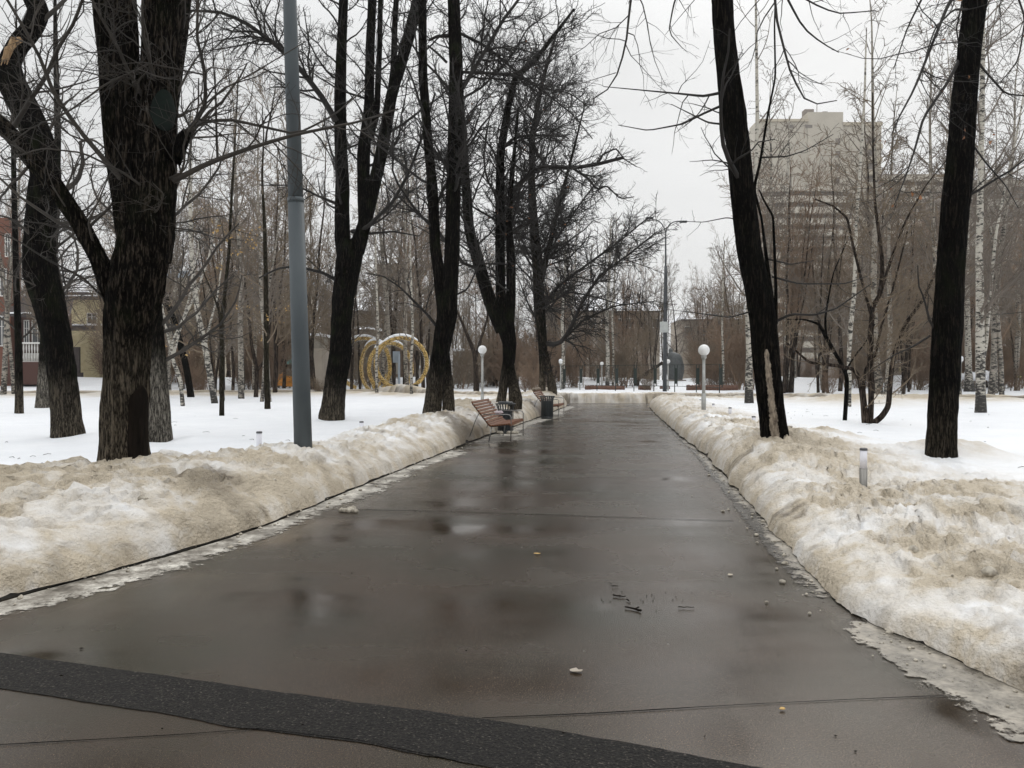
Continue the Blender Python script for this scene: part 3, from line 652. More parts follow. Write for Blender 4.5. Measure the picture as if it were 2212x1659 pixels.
# configurations: a = (dens, tmin, angle, lenratio, radratio, K, wiggle, tropism)
LIME = [dict(a=(1.35, .18, (35, 78), .28, .30, 10, .15, .05), k=dict(lmax=3.6, lmin=.7), S=5),
        dict(a=(3.3, .10, (30, 70), .45, .55, 7, .17, .012), k=dict(lmax=1.9, lmin=.3), S=4),
        dict(a=(5.2, .08, (30, 65), .45, .6, 5, .19, 0.0), k=dict(lmax=.85, lmin=.12), S=3),
        dict(a=(6.0, .1, (30, 65), .5, .6, 3, .18, 0), k=dict(lmax=.4, lmin=.08), S=3)]
def dense(cfg, k, mul=1.0):
    o = []
    for i, c in enumerate(cfg):
        a = list(c['a']); a[0] *= k if i else mul; o.append(dict(a=tuple(a), k=dict(c.get('k', {})), S=c.get('S', 3)))
    return o
def thick(cfg, rmin): return cfg
def hero(name, label, cat, base, stems, limbs=(), mt='bark_lime', mc='twig_dark', cfg=LIME, seed=1, group=None, crownstems=None, d=None, sink=.35, S=20, leaf=None, ext=None, step=.07, dds=None, rough=.06):
    """base (x, y) photo pixel where the trunk meets the snow"""
    rng = np.random.default_rng(seed)
    if d is None: d = gd(*base)
    cfg = dense(cfg, 1)
    for i, c in enumerate(cfg): c['k']['rmin'] = max((.006, .0038, .0030, .0024)[i], d*(.0006, .00036, .00028, .00024)[i])
    if d > 24: cfg = cfg[:3]
    b = P(base[0], base[1], d)
    root = empty(name, (b[0], b[1], b[2]), label, cat, group)
    tm = TM(); Qs = []
    for si, s in enumerate(stems):
        dd = (dds[si] if dds else 0); q = PX(s, d, dd)
        first = s[0][1] > base[1]-40
        if first: q = np.vstack([[q[0][0], q[0][1], q[0][2]-sink, q[0][3]*1.05], q])
        Qs.append(stem_tube(tm, q, S=S, step=step, flare=first, seed=seed+si, rough=rough))
    tm.build('trunk', mt, root, b)
    cs = [Qs[i] for i in (crownstems if crownstems is not None else range(len(Qs)))]
    lm = []
    for l in limbs:
        pl, dd = l; q = PX(pl, d, dd); lm.append(q)
    tc = TM(); lv = crown_from(tc, rng, cs, cfg, lm)
    tc.build('crown', mc, root, b)
    if leaf: leaves_on('leaves', lv, leaf[0], leaf[1], leaf[2], root, b, rng, leaf[3] if len(leaf) > 3 else 99)
    return root, d, Qs
def W(pl, w0, w1):
    n = len(pl); return [(x, y, w0+(w1-w0)*i/(n-1)) for i, (x, y) in enumerate(pl)]

# ------------------------------------------------------------------ the near trees, traced
# big forked lime by the left bank
T1, d1, Q1 = hero('lime_tree', 'huge forked lime tree with a dark bark hollow, rooted in the left snow bank', 'tree', (269, 1003),
  [[(269, 1005, 104), (268, 950, 97), (270, 850, 95), (276, 753, 93), (284, 680, 110), (294, 620, 116), (306, 553, 116), (312, 505, 108)],
   [(302, 560, 84), (296, 530, 76), (272, 430, 60), (250, 300, 52), (238, 150, 48), (224, 0, 48), (205, -180, 40), (190, -420, 26)],
   [(308, 545, 80), (300, 490, 62), (288, 420, 54), (277, 300, 52), (276, 150, 50), (270, 0, 48), (268, -180, 38), (262, -420, 22)],
   [(318, 560, 100), (326, 500, 98), (333, 400, 92), (339, 300, 86), (342, 200, 78), (348, 100, 82), (354, 0, 86), (362, -180, 60), (372, -450, 32)],
   [(262, 660, 60), (243, 630, 48), (215, 560, 38), (165, 470, 38), (110, 390, 40), (60, 335, 36), (18, 285, 34), (-40, 235, 30), (-150, 150, 24), (-300, 20, 14)]],
  limbs=[(W([(372, 392), (450, 352), (545, 318), (640, 290), (780, 262), (860, 235)], 13, 3), .6),
         (W([(385, 300), (420, 268), (445, 225), (442, 150), (425, 80), (428, 0), (440, -90)], 11, 4), -.6),
         (W([(388, 290), (440, 262), (500, 258), (560, 272), (640, 290), (720, 250), (790, 190)], 9, 3), 1.2),
         (W([(300, 430), (230, 350), (170, 280), (115, 200), (85, 120), (40, 40), (-20, -60)], 12, 5), -1.0),
         (W([(20, 290), (60, 225), (100, 165), (125, 105), (160, 50), (185, -20), (200, -90)], 11, 5), -.5),
         (W([(330, 420), (270, 375), (180, 330), (90, 320), (10, 345)], 6, 2), -1.6),
         (W([(345, 395), (400, 370), (395, 300), (470, 200), (560, 150), (660, 90)], 6, 2), -.8),
         (W([(250, 620), (205, 540), (190, 480), (215, 430), (235, 380)], 7, 2), -.5),
         (W([(350, 120), (300, 150), (230, 180), (150, 240), (60, 280), (0, 330)], 6, 2), -1.2),
         (W([(300, 480), (340, 455), (355, 420), (330, 395)], 5, 2), -.6),
         (W([(235, 655), (180, 600), (100, 560), (40, 520), (-20, 500)], 6, 2), -1.5)],
  mt='bark_lime', mc='twig_grey', seed=11, S=120, step=.045, cfg=dense(LIME, 1.7, 1.9), dds=[0, .15, -.05, .1, -.4], crownstems=[1, 2, 3, 4], rough=.075)
# wound, green paint patch: shells that follow the trunk surface
def shell(root, name, material, Q, z0, z1, a0, a1, lift, prof, seed=0, jag=.12):
    """patch on a stem between heights z0..z1 and angles a0..a1 (0 = +x, -90 = towards the viewer)"""
    zs = np.linspace(z0, z1, 90); V = []; F = []; n = 12
    for i, z in enumerate(zs):
        k = np.argmin(np.abs(Q[:, 2]-z)); c = np.array([np.interp(z, Q[:, 2], Q[:, j]) for j in (0, 1)]) if np.all(np.diff(Q[:, 2]) > 0) else Q[k, :2]; r = float(np.interp(z, Q[:, 2], Q[:, 3])) if np.all(np.diff(Q[:, 2]) > 0) else Q[k, 3]
        s = prof((z-z0)/(z1-z0)); mid = (a0+a1)/2; nj = lambda o_: 1+jag*float(fbm(np.array([z*7.]), np.array([seed+o_]), seed, 7, .8)[0])*3; eL, eR = max(.1, nj(.5)), max(.1, nj(5.3)); hw = (a1-a0)/2*s
        for j in range(n+1):
            u = j/n*2-1; a = R(mid+hw*u*(eL if u < 0 else eR)); l = lift*(1-u*u*u*u)*(1+.8*float(perlin(np.array([a*9.]), np.array([z*14.]), 3)[0]))+.012*r
            V.append((c[0]+(r+l)*math.cos(a), c[1]+(r+l)*math.sin(a), z))
    for i in range(len(zs)-1):
        for j in range(n): F.append((i*(n+1)+j, i*(n+1)+j+1, (i+1)*(n+1)+j+1, (i+1)*(n+1)+j))
    mb = MB(); mb.add(V, F); return mb.build(name, material, root, smooth=True)
zb = T1.location.z
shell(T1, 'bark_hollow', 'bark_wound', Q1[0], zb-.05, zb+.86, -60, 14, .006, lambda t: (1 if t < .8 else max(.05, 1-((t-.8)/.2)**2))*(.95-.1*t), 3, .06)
shell(T1, 'green_paint', 'green_paint', Q1[3], P(0, 290, d1)[2], P(0, 200, d1)[2], -85, -8, .004, lambda t: max(.05, math.sin(math.pi*min(1, max(0, t)))**.5), 6, .1)
mbk = MB(); p0 = P(400, 300, d1)
mbk.tube([(p0[0]-.16, p0[1], p0[2]-.22), (p0[0]-.05, p0[1]-.02, p0[2]-.06), (p0[0]+.01, p0[1]-.03, p0[2]+.03), (p0[0]+.035, p0[1]-.03, p0[2]+.08)], [.12, .085, .06, .045], 9); mbk.build('limb_stub', 'bark_wet', T1, smooth=True)

T2, d2, Q2 = hero('lime_tree', 'thick leaning lime with whitewashed foot and torn pale wood high up at the far left', 'tree', (143, 930),
  [[(145, 940, 66), (141, 870, 60), (127, 750, 60), (105, 650, 66), (88, 590, 72), (84, 530, 62), (90, 450, 62), (99, 380, 62), (92, 320, 58), (73, 267, 55), (50, 217, 50), (26, 167, 47), (20, 133, 44), (38, 100, 42), (70, 60, 42), (84, 25, 42), (64, -20, 40), (30, -120, 34), (10, -260, 20)],
   [(66, 290, 36), (20, 200, 30), (-30, 120, 26), (-90, 0, 18)]],
  limbs=[(W([(130, 420), (168, 390), (180, 350), (172, 305), (200, 300), (240, 330)], 12, 3), -.6), (W([(75, 60), (120, 20), (170, -30)], 12, 6), 0),
         (W([(100, 560), (60, 500), (20, 470), (-30, 460)], 8, 3), -.8)],
  mt='bark_lime_washed', mc='twig_grey', seed=12, S=64, step=.07, cfg=dense(LIME, 1.6, 1.8), d=15.5)
pa = P(38, 95, d2-.38); mt_ = MB()
for k in range(7):
    rr_ = random.Random(k); mt_.tube([pa+np.array((rr_.uniform(-.08, .08), rr_.uniform(-.05, .02), .10)), pa+np.array((-.12+rr_.uniform(-.06, .06), -.06, -.12)), pa+np.array((-.22+rr_.uniform(-.08, .05), -.05, -.30-.15*rr_.random()))], [.05, .04, .006], 6)
mt_.build('torn_wood', 'torn_wood', T2)
T3, d3, Q3 = hero('lime_tree', 'whitewashed lime trunk standing directly behind the huge forked lime', 'tree', (345, 950),
  [[(346, 950, 50), (342, 850, 45), (337, 753, 38), (333, 680, 34), (330, 600, 32), (345, 450, 28), (372, 250, 22), (400, 60, 16), (420, -120, 9)]],
  mt='bark_lime_high_wash', mc='twig_grey', seed=13, d=14.6, S=64, cfg=dense(LIME, 1.4, 1.4))
T4, *_ = hero('maple_tree', 'black slanting trunk leaning left, between the whitewashed lime and the thin birches', 'tree', (413, 857),
  [[(413, 858, 15), (402, 790, 15), (378, 700, 14), (350, 620, 12), (320, 540, 10), (300, 450, 7), (290, 330, 4)]], mt='bark_wet', mc='twig_dark', seed=14, d=41, S=12, step=.2, cfg=thick(dense(LIME, .6, .8), .006))
T5, *_ = hero('maple_tree', 'thin straight grey trunk nearest the left picture edge', 'tree', (42, 893),
  [[(42, 895, 18), (40, 753, 15), (35, 600, 13), (30, 400, 11), (28, 250, 8), (36, 100, 5), (34, -20, 2)]], mt='bark_lime_washed', mc='twig_grey', seed=15, S=12, step=.15, cfg=thick(dense(LIME, .6), .004))
T6, *_ = hero('lime_tree', 'pale whitewashed trunk just left behind the thick leaning lime', 'tree', (93, 880),
  [[(93, 881, 33), (95, 820, 27), (98, 740, 22), (104, 640, 20), (118, 500, 18), (125, 300, 14), (120, 100, 10), (118, -60, 5)]], mt='bark_lime_high_wash', mc='twig_grey', seed=16, S=14, step=.15, cfg=thick(dense(LIME, .6), .004))
T7, *_ = hero('birch_tree', 'thin crooked birch with two white slanting stems left of the light pole', 'tree', (395, 877),
  [[(395, 878, 9), (390, 820, 9), (372, 775, 8), (372, 740, 7), (395, 690, 6), (425, 630, 5), (450, 560, 4), (470, 470, 3)],
   [(372, 770, 6), (356, 690, 5), (345, 640, 5), (352, 560, 4), (372, 470, 3)], [(375, 765, 6), (392, 700, 5), (410, 640, 4), (425, 560, 3), (436, 480, 2)]],
  mt='birch_bark', mc='twig_birch', seed=17, S=10, step=.15, cfg=thick(dense(LIME, .5), .005))
T8, *_ = hero('birch_tree', 'dark mossy old birch leaning left, with a white side branch', 'tree', (463, 871),
  [[(464, 872, 15), (452, 800, 13), (441, 740, 13), (428, 680, 12), (417, 600, 11), (412, 500, 9), (410, 380, 7), (414, 250, 5)], [(443, 745, 6), (456, 690, 5), (470, 640, 4), (480, 560, 3)]],
  mt='birch_bark_old', mc='twig_brown', seed=18, S=12, step=.15, cfg=thick(dense(LIME, .6), .005), leaf=(40, .10, 'leaf_yellow', 9))
T9, *_ = hero('maple_tree', 'slim olive-grey young maple with few yellow leaves, third trunk left of the light pole', 'tree', (479, 898),
  [[(479, 900, 11), (480, 800, 9.5), (478, 700, 9), (487, 620, 8), (495, 540, 7), (500, 430, 6), (508, 300, 4), (515, 160, 2.5)], [(479, 690, 5), (462, 640, 4), (440, 590, 3), (430, 520, 2)]],
  mt='bark_young', mc='twig_brown', seed=19, S=10, step=.15, cfg=thick(dense(LIME, .7), .004), leaf=(45, .085, 'leaf_yellow', 6))
T10, *_ = hero('maple_tree', 'young maple with smooth olive trunk closest to the left of the light pole', 'tree', (578, 883),
  [[(578, 884, 13), (575, 780, 12), (575, 650, 11), (572, 500, 8), (566, 380, 5), (570, 290, 3), (566, 220, 1.5)]], mt='bark_young', mc='twig_brown', seed=20, S=12, step=.15, cfg=thick(dense(LIME, .8), .004), leaf=(60, .085, 'leaf_yellow', 7))
T11, *_ = hero('maple_tree', 'small dark two-stemmed tree just behind the young olive maple', 'tree', (553, 858),
  [[(553, 859, 10), (555, 800, 9), (543, 740, 7), (535, 660, 6), (520, 560, 5), (500, 450, 3)], [(556, 800, 7), (575, 775, 6), (582, 720, 5), (590, 620, 4), (600, 500, 3)]], mt='bark_far', mc='twig_brown', seed=21, S=10, step=.2, cfg=thick(dense(LIME, .8), .006), leaf=(40, .10, 'leaf_yellow', 8))
T12, *_ = hero('young_tree', 'knee-thin crooked sapling right of the small two-stemmed tree', 'tree', (602, 838),
  [[(602, 840, 4), (608, 790, 4), (605, 740, 3.5), (596, 690, 3), (590, 620, 2)]], mt='bark_far', mc='twig_brown', seed=22, S=7, step=.2, cfg=thick(dense(LIME, 1.0), .006))

T13, d13, Q13 = hero('lime_tree', 'many-stemmed lime on the white lawn just right of the grey light pole', 'tree', (718, 905),
  [[(717, 906, 56), (721, 860, 50), (727, 812, 48), (736, 762, 50), (737, 695, 45), (742, 640, 48), (752, 575, 56), (762, 520, 56)],
   [(750, 590, 36), (740, 520, 34), (739, 460, 33), (740, 400, 31), (735, 300, 27), (735, 200, 26), (738, 100, 22), (742, 0, 20), (745, -120, 14)],
   [(768, 540, 34), (787, 483, 26), (785, 400, 28), (785, 333, 28), (797, 233, 22), (800, 100, 20), (804, 0, 19), (808, -120, 12)],
   [(770, 545, 36), (792, 470, 28), (824, 333, 27), (847, 200, 25), (877, 100, 26), (904, 0, 26), (935, -140, 15)],
   [(800, 300, 15), (814, 240, 14), (820, 100, 12), (822, 0, 11), (825, -80, 7)], [(838, 240, 14), (850, 150, 14), (853, 50, 13), (856, 0, 12), (860, -80, 7)]],
  limbs=[(W([(726, 262), (700, 215), (650, 150), (600, 100), (533, 50), (483, 27), (417, 22), (350, 30)], 14, 4), -2),
         (W([(760, 500), (787, 497), (850, 435), (885, 370), (912, 295), (940, 200)], 10, 4), -1),
         (W([(738, 612), (700, 590), (640, 575), (600, 580), (560, 600)], 9, 3), -1.5),
         (W([(727, 440), (690, 425), (640, 400), (560, 400)], 7, 2), -1), (W([(790, 505), (850, 500), (905, 510)], 6, 2), 0), (W([(780, 500), (830, 470), (880, 420), (910, 400)], 5, 2), 1)],
  mt='bark_lime_washed', seed=23, dds=[0, .3, .1, -.3, .5, .2], crownstems=[1, 2, 3, 4, 5], cfg=dense(LIME, 1.6, 2.0), S=60)
T14, d14, Q14 = hero('lime_tree', 'forked twin-stemmed lime growing out of the left bank before the bench', 'tree', (933, 893),
  [[(932, 894, 40), (938, 850, 38), (945, 800, 38), (952, 762, 40), (959, 720, 42), (966, 680, 46), (964, 640, 48)],
   [(958, 660, 32), (950, 600, 27), (940, 533, 25), (934, 400, 23), (924, 300, 21), (914, 167, 20), (912, 0, 18), (910, -150, 11)],
   [(968, 670, 38), (974, 600, 34), (977, 533, 33), (980, 400, 33), (984, 267, 32), (985, 133, 30), (980, 0, 27), (974, -170, 16)],
   [(969, 877, 27), (967, 830, 25), (962, 780, 24), (958, 740, 22)]],
  limbs=[(W([(985, 155), (1050, 158), (1100, 160), (1137, 172), (1187, 207), (1237, 247), (1280, 300)], 7, 2), 2), (W([(1000, 190), (1030, 140), (1054, 100), (1087, 43), (1120, 0), (1150, -50)], 10, 5), 1),
         (W([(944, 706), (924, 680), (894, 650), (864, 620), (827, 596), (790, 590)], 7, 2), -1), (W([(975, 78), (945, 78), (925, 88)], 8, 5), 0), (W([(965, 135), (945, 115), (924, 98)], 6, 4), 0),
         (W([(990, 70), (1050, 100), (1110, 150), (1160, 190), (1230, 200), (1270, 230)], 7, 2), 3), (W([(985, 220), (1040, 190), (1100, 130), (1140, 60), (1200, 20)], 6, 2), 2),
         (W([(978, 640), (1010, 625), (1040, 560), (1030, 500)], 5, 2), 1)],
  mt='bark_lime_washed', seed=24, dds=[0, .1, -.1, .6], crownstems=[1, 2], cfg=dense(LIME, 1.6, 2.6), S=60)
T15, d15, Q15 = hero('lime_tree', 'two-legged leaning lime with a broken gnarled side branch, rooted beside the near litter bin', 'tree', (1083, 873),
  [[(1081, 874, 22), (1087, 840, 20), (1093, 800, 22), (1099, 781, 28), (1100, 740, 32), (1091, 700, 42)],
   [(1113, 860, 30), (1109, 830, 24), (1103, 800, 20), (1100, 770, 18)],
   [(1085, 715, 30), (1062, 660, 30), (1043, 600, 28), (1030, 553, 27), (1014, 500, 24), (1004, 367, 20), (998, 267, 16), (990, 120, 12), (985, 0, 8)],
   [(1093, 720, 26), (1082, 640, 23), (1080, 553, 22), (1080, 460, 22), (1081, 333, 19), (1097, 233, 16), (1113, 167, 14), (1154, 133, 11), (1204, 67, 8), (1240, 20, 5)],
   [(1098, 720, 26), (1104, 640, 22), (1104, 553, 20), (1098, 480, 15), (1104, 400, 12), (1112, 320, 8), (1120, 230, 5)]],
  limbs=[(W([(1104, 417), (1135, 385), (1164, 362), (1200, 360), (1237, 363), (1290, 355), (1347, 340)], 12, 7), -1.5), (W([(1092, 315), (1110, 298), (1140, 292), (1180, 292), (1220, 296)], 8, 3), 0),
         (W([(1237, 363), (1270, 385), (1290, 410), (1310, 400), (1340, 430), (1370, 425)], 6, 2), -1), (W([(1290, 357), (1300, 335), (1330, 320), (1350, 345), (1375, 360)], 5, 2), -1),
         (W([(1180, 360), (1160, 330), (1140, 300), (1130, 260), (1150, 200), (1160, 150)], 7, 2), 0)],
  mt='bark_lime_washed', seed=25, dds=[0, .3, 0, .2, -.1], crownstems=[2, 3, 4], cfg=dense(LIME, 1.9, 3.4), S=24, step=.1, leaf=(60, .09, 'leaf_brown'))
T16, d16, Q16 = hero('lime_tree', 'far lime with a long drooping right limb, on the mound at the path end', 'tree', (1180, 845),
  [[(1171, 848, 15), (1172, 800, 15), (1173, 753, 21), (1165, 650, 24), (1160, 553, 24), (1154, 500, 21), (1148, 400, 17), (1150, 300, 13), (1170, 180, 9), (1200, 80, 5)],
   [(1193, 838, 20), (1186, 800, 15), (1178, 760, 14)],
   [(1165, 620, 14), (1185, 540, 12), (1205, 450, 9), (1235, 340, 6), (1260, 240, 3)]],
  limbs=[(W([(1180, 742), (1200, 745), (1217, 736), (1237, 700), (1257, 653), (1297, 593), (1354, 553), (1420, 500)], 12, 3), -3), (W([(1180, 653), (1204, 620), (1270, 570), (1340, 520), (1400, 470)], 8, 2), -2),
         (W([(1217, 736), (1260, 690), (1330, 660), (1420, 650)], 5, 2), -2), (W([(1178, 660), (1230, 630), (1280, 640), (1350, 660)], 5, 2), -2), (W([(1160, 600), (1200, 520), (1260, 430), (1300, 380)], 6, 2), 0)],
  mt='bark_lime', seed=26, d=35.5, S=14, step=.14, cfg=dense(LIME, 2.2, 3.4), leaf=(90, .10, 'leaf_brown'))

T17, d17, Q17 = hero('lime_tree', 'black wet trunk leaning left with pale snow plastered down its side, right of the path', 'tree', (1672, 938),
  [[(1673, 945, 58), (1664, 860, 56), (1656, 786, 57), (1648, 686, 59), (1634, 610, 57), (1618, 540, 55), (1602, 400, 53), (1592, 300, 52), (1582, 233, 58), (1574, 167, 50), (1563, 67, 47), (1560, 0, 45), (1556, -150, 40), (1560, -330, 26)],
   [(1668, 660, 12), (1645, 470, 5), (1628, 408, 7), (1642, 350, 5.5), (1658, 250, 5), (1675, 167, 4), (1673, 60, 3.5), (1675, -30, 2.5)],
   [(1676, 700, 9), (1676, 620, 7), (1673, 540, 6), (1670, 467, 5), (1650, 433, 4), (1640, 410, 3)]],
  limbs=[(W([(1560, 200), (1520, 208), (1475, 203), (1400, 196), (1304, 187)], 7, 1.5), -1), (W([(1566, 225), (1520, 245), (1475, 268), (1400, 282), (1335, 270)], 6, 1.5), .6), (W([(1575, 270), (1530, 265), (1490, 245), (1450, 225)], 5, 1.5), 0),
         (W([(1556, -180), (1480, -240), (1400, -160), (1362, 0), (1352, 100), (1325, 185), (1280, 215)], 9, 2), -1), (W([(1556, -100), (1490, -90), (1455, 10), (1444, 70), (1475, 105)], 6, 1.5), -.5),
         (W([(1558, -120), (1620, -160), (1670, -60), (1677, 40), (1705, 150), (1735, 213), (1758, 227), (1808, 217)], 8, 2), -1.2), (W([(1560, -140), (1650, -150), (1702, 0), (1735, 60), (1775, 93), (1812, 113)], 7, 2), -.6),
         (W([(1556, -170), (1680, -120), (1738, 0), (1808, 30), (1892, 23)], 6, 2), .5),
         (W([(1676, 694), (1710, 678), (1758, 681), (1808, 666), (1882, 613)], 7, 2), -.4), (W([(1668, 598), (1725, 613), (1825, 613), (1875, 596)], 5, 1.5), .5), (W([(1660, 560), (1708, 571), (1758, 563)], 4, 1.5), 0),
         (W([(1625, 672), (1575, 686), (1475, 672)], 4, 1.5), -.6), (W([(1645, 340), (1700, 338), (1740, 325), (1800, 290)], 4, 1.5), 0), (W([(1600, 475), (1570, 470), (1520, 480), (1475, 478)], 3, 1.2), 0)],
  mt='bark_wet', mc='twig_dark', seed=27, S=96, step=.05, cfg=thick(dense(LIME, .75, .3), .0022), crownstems=[0])
z17 = T17.location.z
shell(T17, 'snow_smear', 'snow_smear', Q17[0], z17-.1, P(0, 755, d17)[2], -122, -86, .008, lambda t: max(.15, (1-.45*t)*(1 if t < .9 else (1-((t-.9)/.1)**2)**.5)) if t < .999 else .15, 9, .30)
T18, d18, Q18 = hero('lime_tree', 'black wet trunk leaning right, the nearest big tree at the right edge', 'tree', (2030, 985),
  [[(2031, 1000, 64), (2036, 900, 61), (2041, 820, 62), (2048, 686, 60), (2055, 553, 58), (2063, 450, 57), (2072, 367, 57), (2078, 280, 54), (2084, 200, 52), (2095, 100, 48), (2107, 0, 48), (2125, -150, 42), (2140, -330, 28)]],
  limbs=[(W([(2072, 130), (2048, 177), (1995, 253), (1975, 327), (1955, 385), (1932, 443)], 8, 2), -1), (W([(2110, -80), (2048, 10), (2025, 67), (1975, 193), (1942, 253), (1925, 293)], 9, 2), -1.4),
         (W([(2098, 110), (2122, 147), (2172, 203), (2212, 207), (2280, 205)], 6, 2), -.4), (W([(2085, 290), (2128, 350), (2172, 400), (2200, 450)], 5, 1.5), -.4),
         (W([(2010, 725), (1970, 750), (1935, 765), (1880, 800)], 5, 1.5), .2), (W([(2110, -120), (2040, -100), (1990, 0), (1960, 60), (1930, 150)], 7, 2), .5), (W([(2120, -100), (2180, -60), (2215, 40), (2200, 130), (2160, 180)], 6, 2), -.8),
         (W([(2100, 20), (2060, 20), (2020, 60), (2000, 120), (1990, 180)], 5, 1.5), -1)],
  mt='bark_wet_washed', mc='twig_dark', seed=28, S=96, step=.05, cfg=thick(dense(LIME, .9, .3), .0022), leaf=(35, .06, 'leaf_brown'))
z18 = T18.location.z
# vase-shaped small tree on the right lawn
T19, d19, _ = hero('small_tree', 'vase-shaped many-stemmed small tree on the right lawn between the two black trunks', 'tree', (1880, 915),
  [[(1868, 916, 13), (1864, 870, 11), (1858, 820, 10), (1845, 798, 9), (1808, 790, 8), (1748, 783, 6), (1725, 763, 5), (1700, 740, 3)],
   [(1880, 916, 13), (1882, 860, 12), (1880, 786, 13), (1881, 720, 12), (1885, 660, 11), (1900, 640, 10), (1906, 590, 9), (1905, 553, 8), (1890, 440, 6), (1886, 330, 4), (1885, 200, 2.5)],
   [(1884, 916, 13), (1905, 900, 13), (1919, 878, 12), (1922, 840, 11), (1927, 786, 10), (1940, 740, 9), (1958, 696, 8), (1995, 646, 7), (2022, 586, 5), (2040, 500, 3)],
   [(1872, 900, 8), (1866, 840, 7), (1868, 800, 7), (1890, 770, 6), (1905, 700, 5), (1930, 620, 4), (1960, 500, 3)],
   [(1884, 690, 7), (1860, 600, 6), (1845, 540, 6), (1830, 470, 5), (1800, 445, 4), (1760, 430, 3)], [(1900, 640, 7), (1925, 560, 6), (1955, 480, 5), (2000, 400, 3), (2050, 340, 2)]],
  mt='bark_far', mc='twig_brown', seed=29, S=12, step=.09, cfg=dense(LIME, 1.7, 2.6), rough=.04, dds=[.3, 0, -.2, .4, .3, -.3])
T20, *_ = hero('small_tree', 'dark forked little tree just left of the vase-shaped one', 'tree', (1826, 908),
  [[(1825, 910, 9), (1828, 860, 9.5), (1830, 820, 9), (1825, 800, 9), (1808, 770, 8), (1788, 735, 9), (1780, 720, 9), (1770, 700, 6), (1738, 690, 4), (1700, 690, 2)], [(1785, 730, 6), (1782, 690, 5), (1790, 640, 4), (1800, 590, 3), (1830, 520, 2)], [(1828, 800, 5), (1845, 770, 4), (1870, 740, 3), (1890, 700, 2)]],
  mt='bark_wet', mc='twig_brown', seed=30, S=10, step=.12, cfg=thick(dense(LIME, 1, 1.2), .004))
BIR = [dict(a=(1.5, .16, (30, 55), .20, .4, 8, .10, .04), k=dict(lmax=3.0, lmin=.6), S=4),
       dict(a=(3.0, .15, (25, 60), .42, .55, 6, .12, -.10), k=dict(lmax=1.6, lmin=.3), S=3),
       dict(a=(4.2, .1, (20, 60), .55, .6, 5, .10, -.28), k=dict(lmax=1.0, lmin=.2, rmin=.004), S=3)]
T21, *_ = hero('birch_tree', 'tall white birch with a black cracked foot, right of the nearest black trunk', 'tree', (2119, 891),
  [[(2119, 893, 25), (2118, 850, 21), (2118, 803, 20), (2117, 653, 17), (2115, 553, 15), (2118, 400, 13), (2122, 200, 11), (2123, 60, 9), (2126, -120, 6), (2130, -300, 3)],
   [(2122, 790, 8), (2130, 740, 9), (2138, 640, 8), (2143, 590, 7), (2152, 500, 6), (2172, 400, 5), (2195, 300, 4), (2215, 180, 3)]],
  mt='birch_bark_old', mc='twig_birch', seed=31, S=16, step=.1, cfg=dense(BIR, 1.5, 1.4))
T22, *_ = hero('birch_tree', 'white birch behind the globe lamp at the right, dark at its foot', 'tree', (2093, 846),
  [[(2094, 848, 24), (2092, 800, 14), (2090, 700, 12), (2088, 600, 10), (2090, 450, 9), (2096, 300, 7), (2100, 150, 5), (2104, 20, 3)]], mt='birch_bark_old', mc='twig_birch', seed=32, S=12, step=.2, cfg=thick(dense(BIR, 1, .9), .008))
T23, *_ = hero('birch_tree', 'slim white birch rising just behind the dark forked little tree', 'tree', (1835, 878),
  [[(1835, 879, 7), (1836, 820, 8), (1833, 780, 8), (1838, 697, 10), (1845, 640, 9), (1848, 560, 8), (1852, 450, 7), (1862, 300, 6), (1868, 200, 5), (1870, 120, 3.5), (1872, 60, 2)]], mt='birch_bark', mc='twig_birch', seed=33, S=12, step=.12, cfg=thick(dense(BIR, 1, .9), .006))
T24, *_ = hero('birch_tree', 'dark-footed birch showing at the left side of the snow-plastered trunk', 'tree', (1618, 871),
  [[(1618, 872, 20), (1618, 820, 17), (1619, 760, 15), (1616, 680, 13), (1625, 560, 11), (1632, 400, 9), (1636, 250, 8), (1634, 100, 6), (1632, -40, 4), (1630, -150, 2)]], mt='birch_bark_old', mc='twig_birch', seed=34, S=12, step=.12, cfg=thick(dense(BIR, .9, .9), .006))
T25, *_ = hero('birch_tree', 'pale birch beside a dark trunk, first right of the snow-plastered trunk', 'tree', (1703, 836),
  [[(1703, 837, 9), (1700, 780, 8), (1697, 700, 7), (1698, 600, 6), (1700, 480, 5), (1702, 350, 4), (1705, 250, 2)]], mt='birch_bark', mc='twig_birch', seed=35, S=10, step=.25, cfg=thick(dense(BIR, .7, .9), .012), d=58)
T26, *_ = hero('birch_tree', 'thin birch seen through the fence right of the tall globe lamp', 'tree', (1562, 838),
  [[(1562, 839, 7), (1562, 780, 6), (1560, 700, 5), (1562, 600, 4), (1565, 520, 2)]], mt='birch_bark', mc='twig_birch', seed=36, S=8, step=.3, cfg=thick(dense(BIR, .7, .9), .012), d=63)
for k, (bx, w_, lb) in enumerate([(1216, 9, 'black and white birch at the left end of the green fence, beside the snow-topped lamp'), (1312, 10, 'thick dark-marked birch behind the middle of the green fence'), (1324, 6, 'thin pale birch touching the thick dark-marked one behind the fence'), (1238, 6, 'thin white birch between the fence posts left of the hedges')]):
    hero('birch_tree', lb, 'tree', (bx, 838), [[(bx, 840, w_), (bx+1, 760, w_*.9), (bx-2, 690, w_*.8), (bx+4, 600, w_*.6), (bx+6, 520, w_*.4), (bx+8, 470, 1.5)]]+([[(bx+5, 735, 3), (bx+25, 712, 2.5), (bx+42, 680, 2)]] if k == 0 else []),
         mt='birch_bark_old' if k == 1 else 'birch_bark', mc='twig_birch', seed=40+k, S=8, step=.3, cfg=thick(dense(BIR, .7, .8), .012), d=66+2*k)
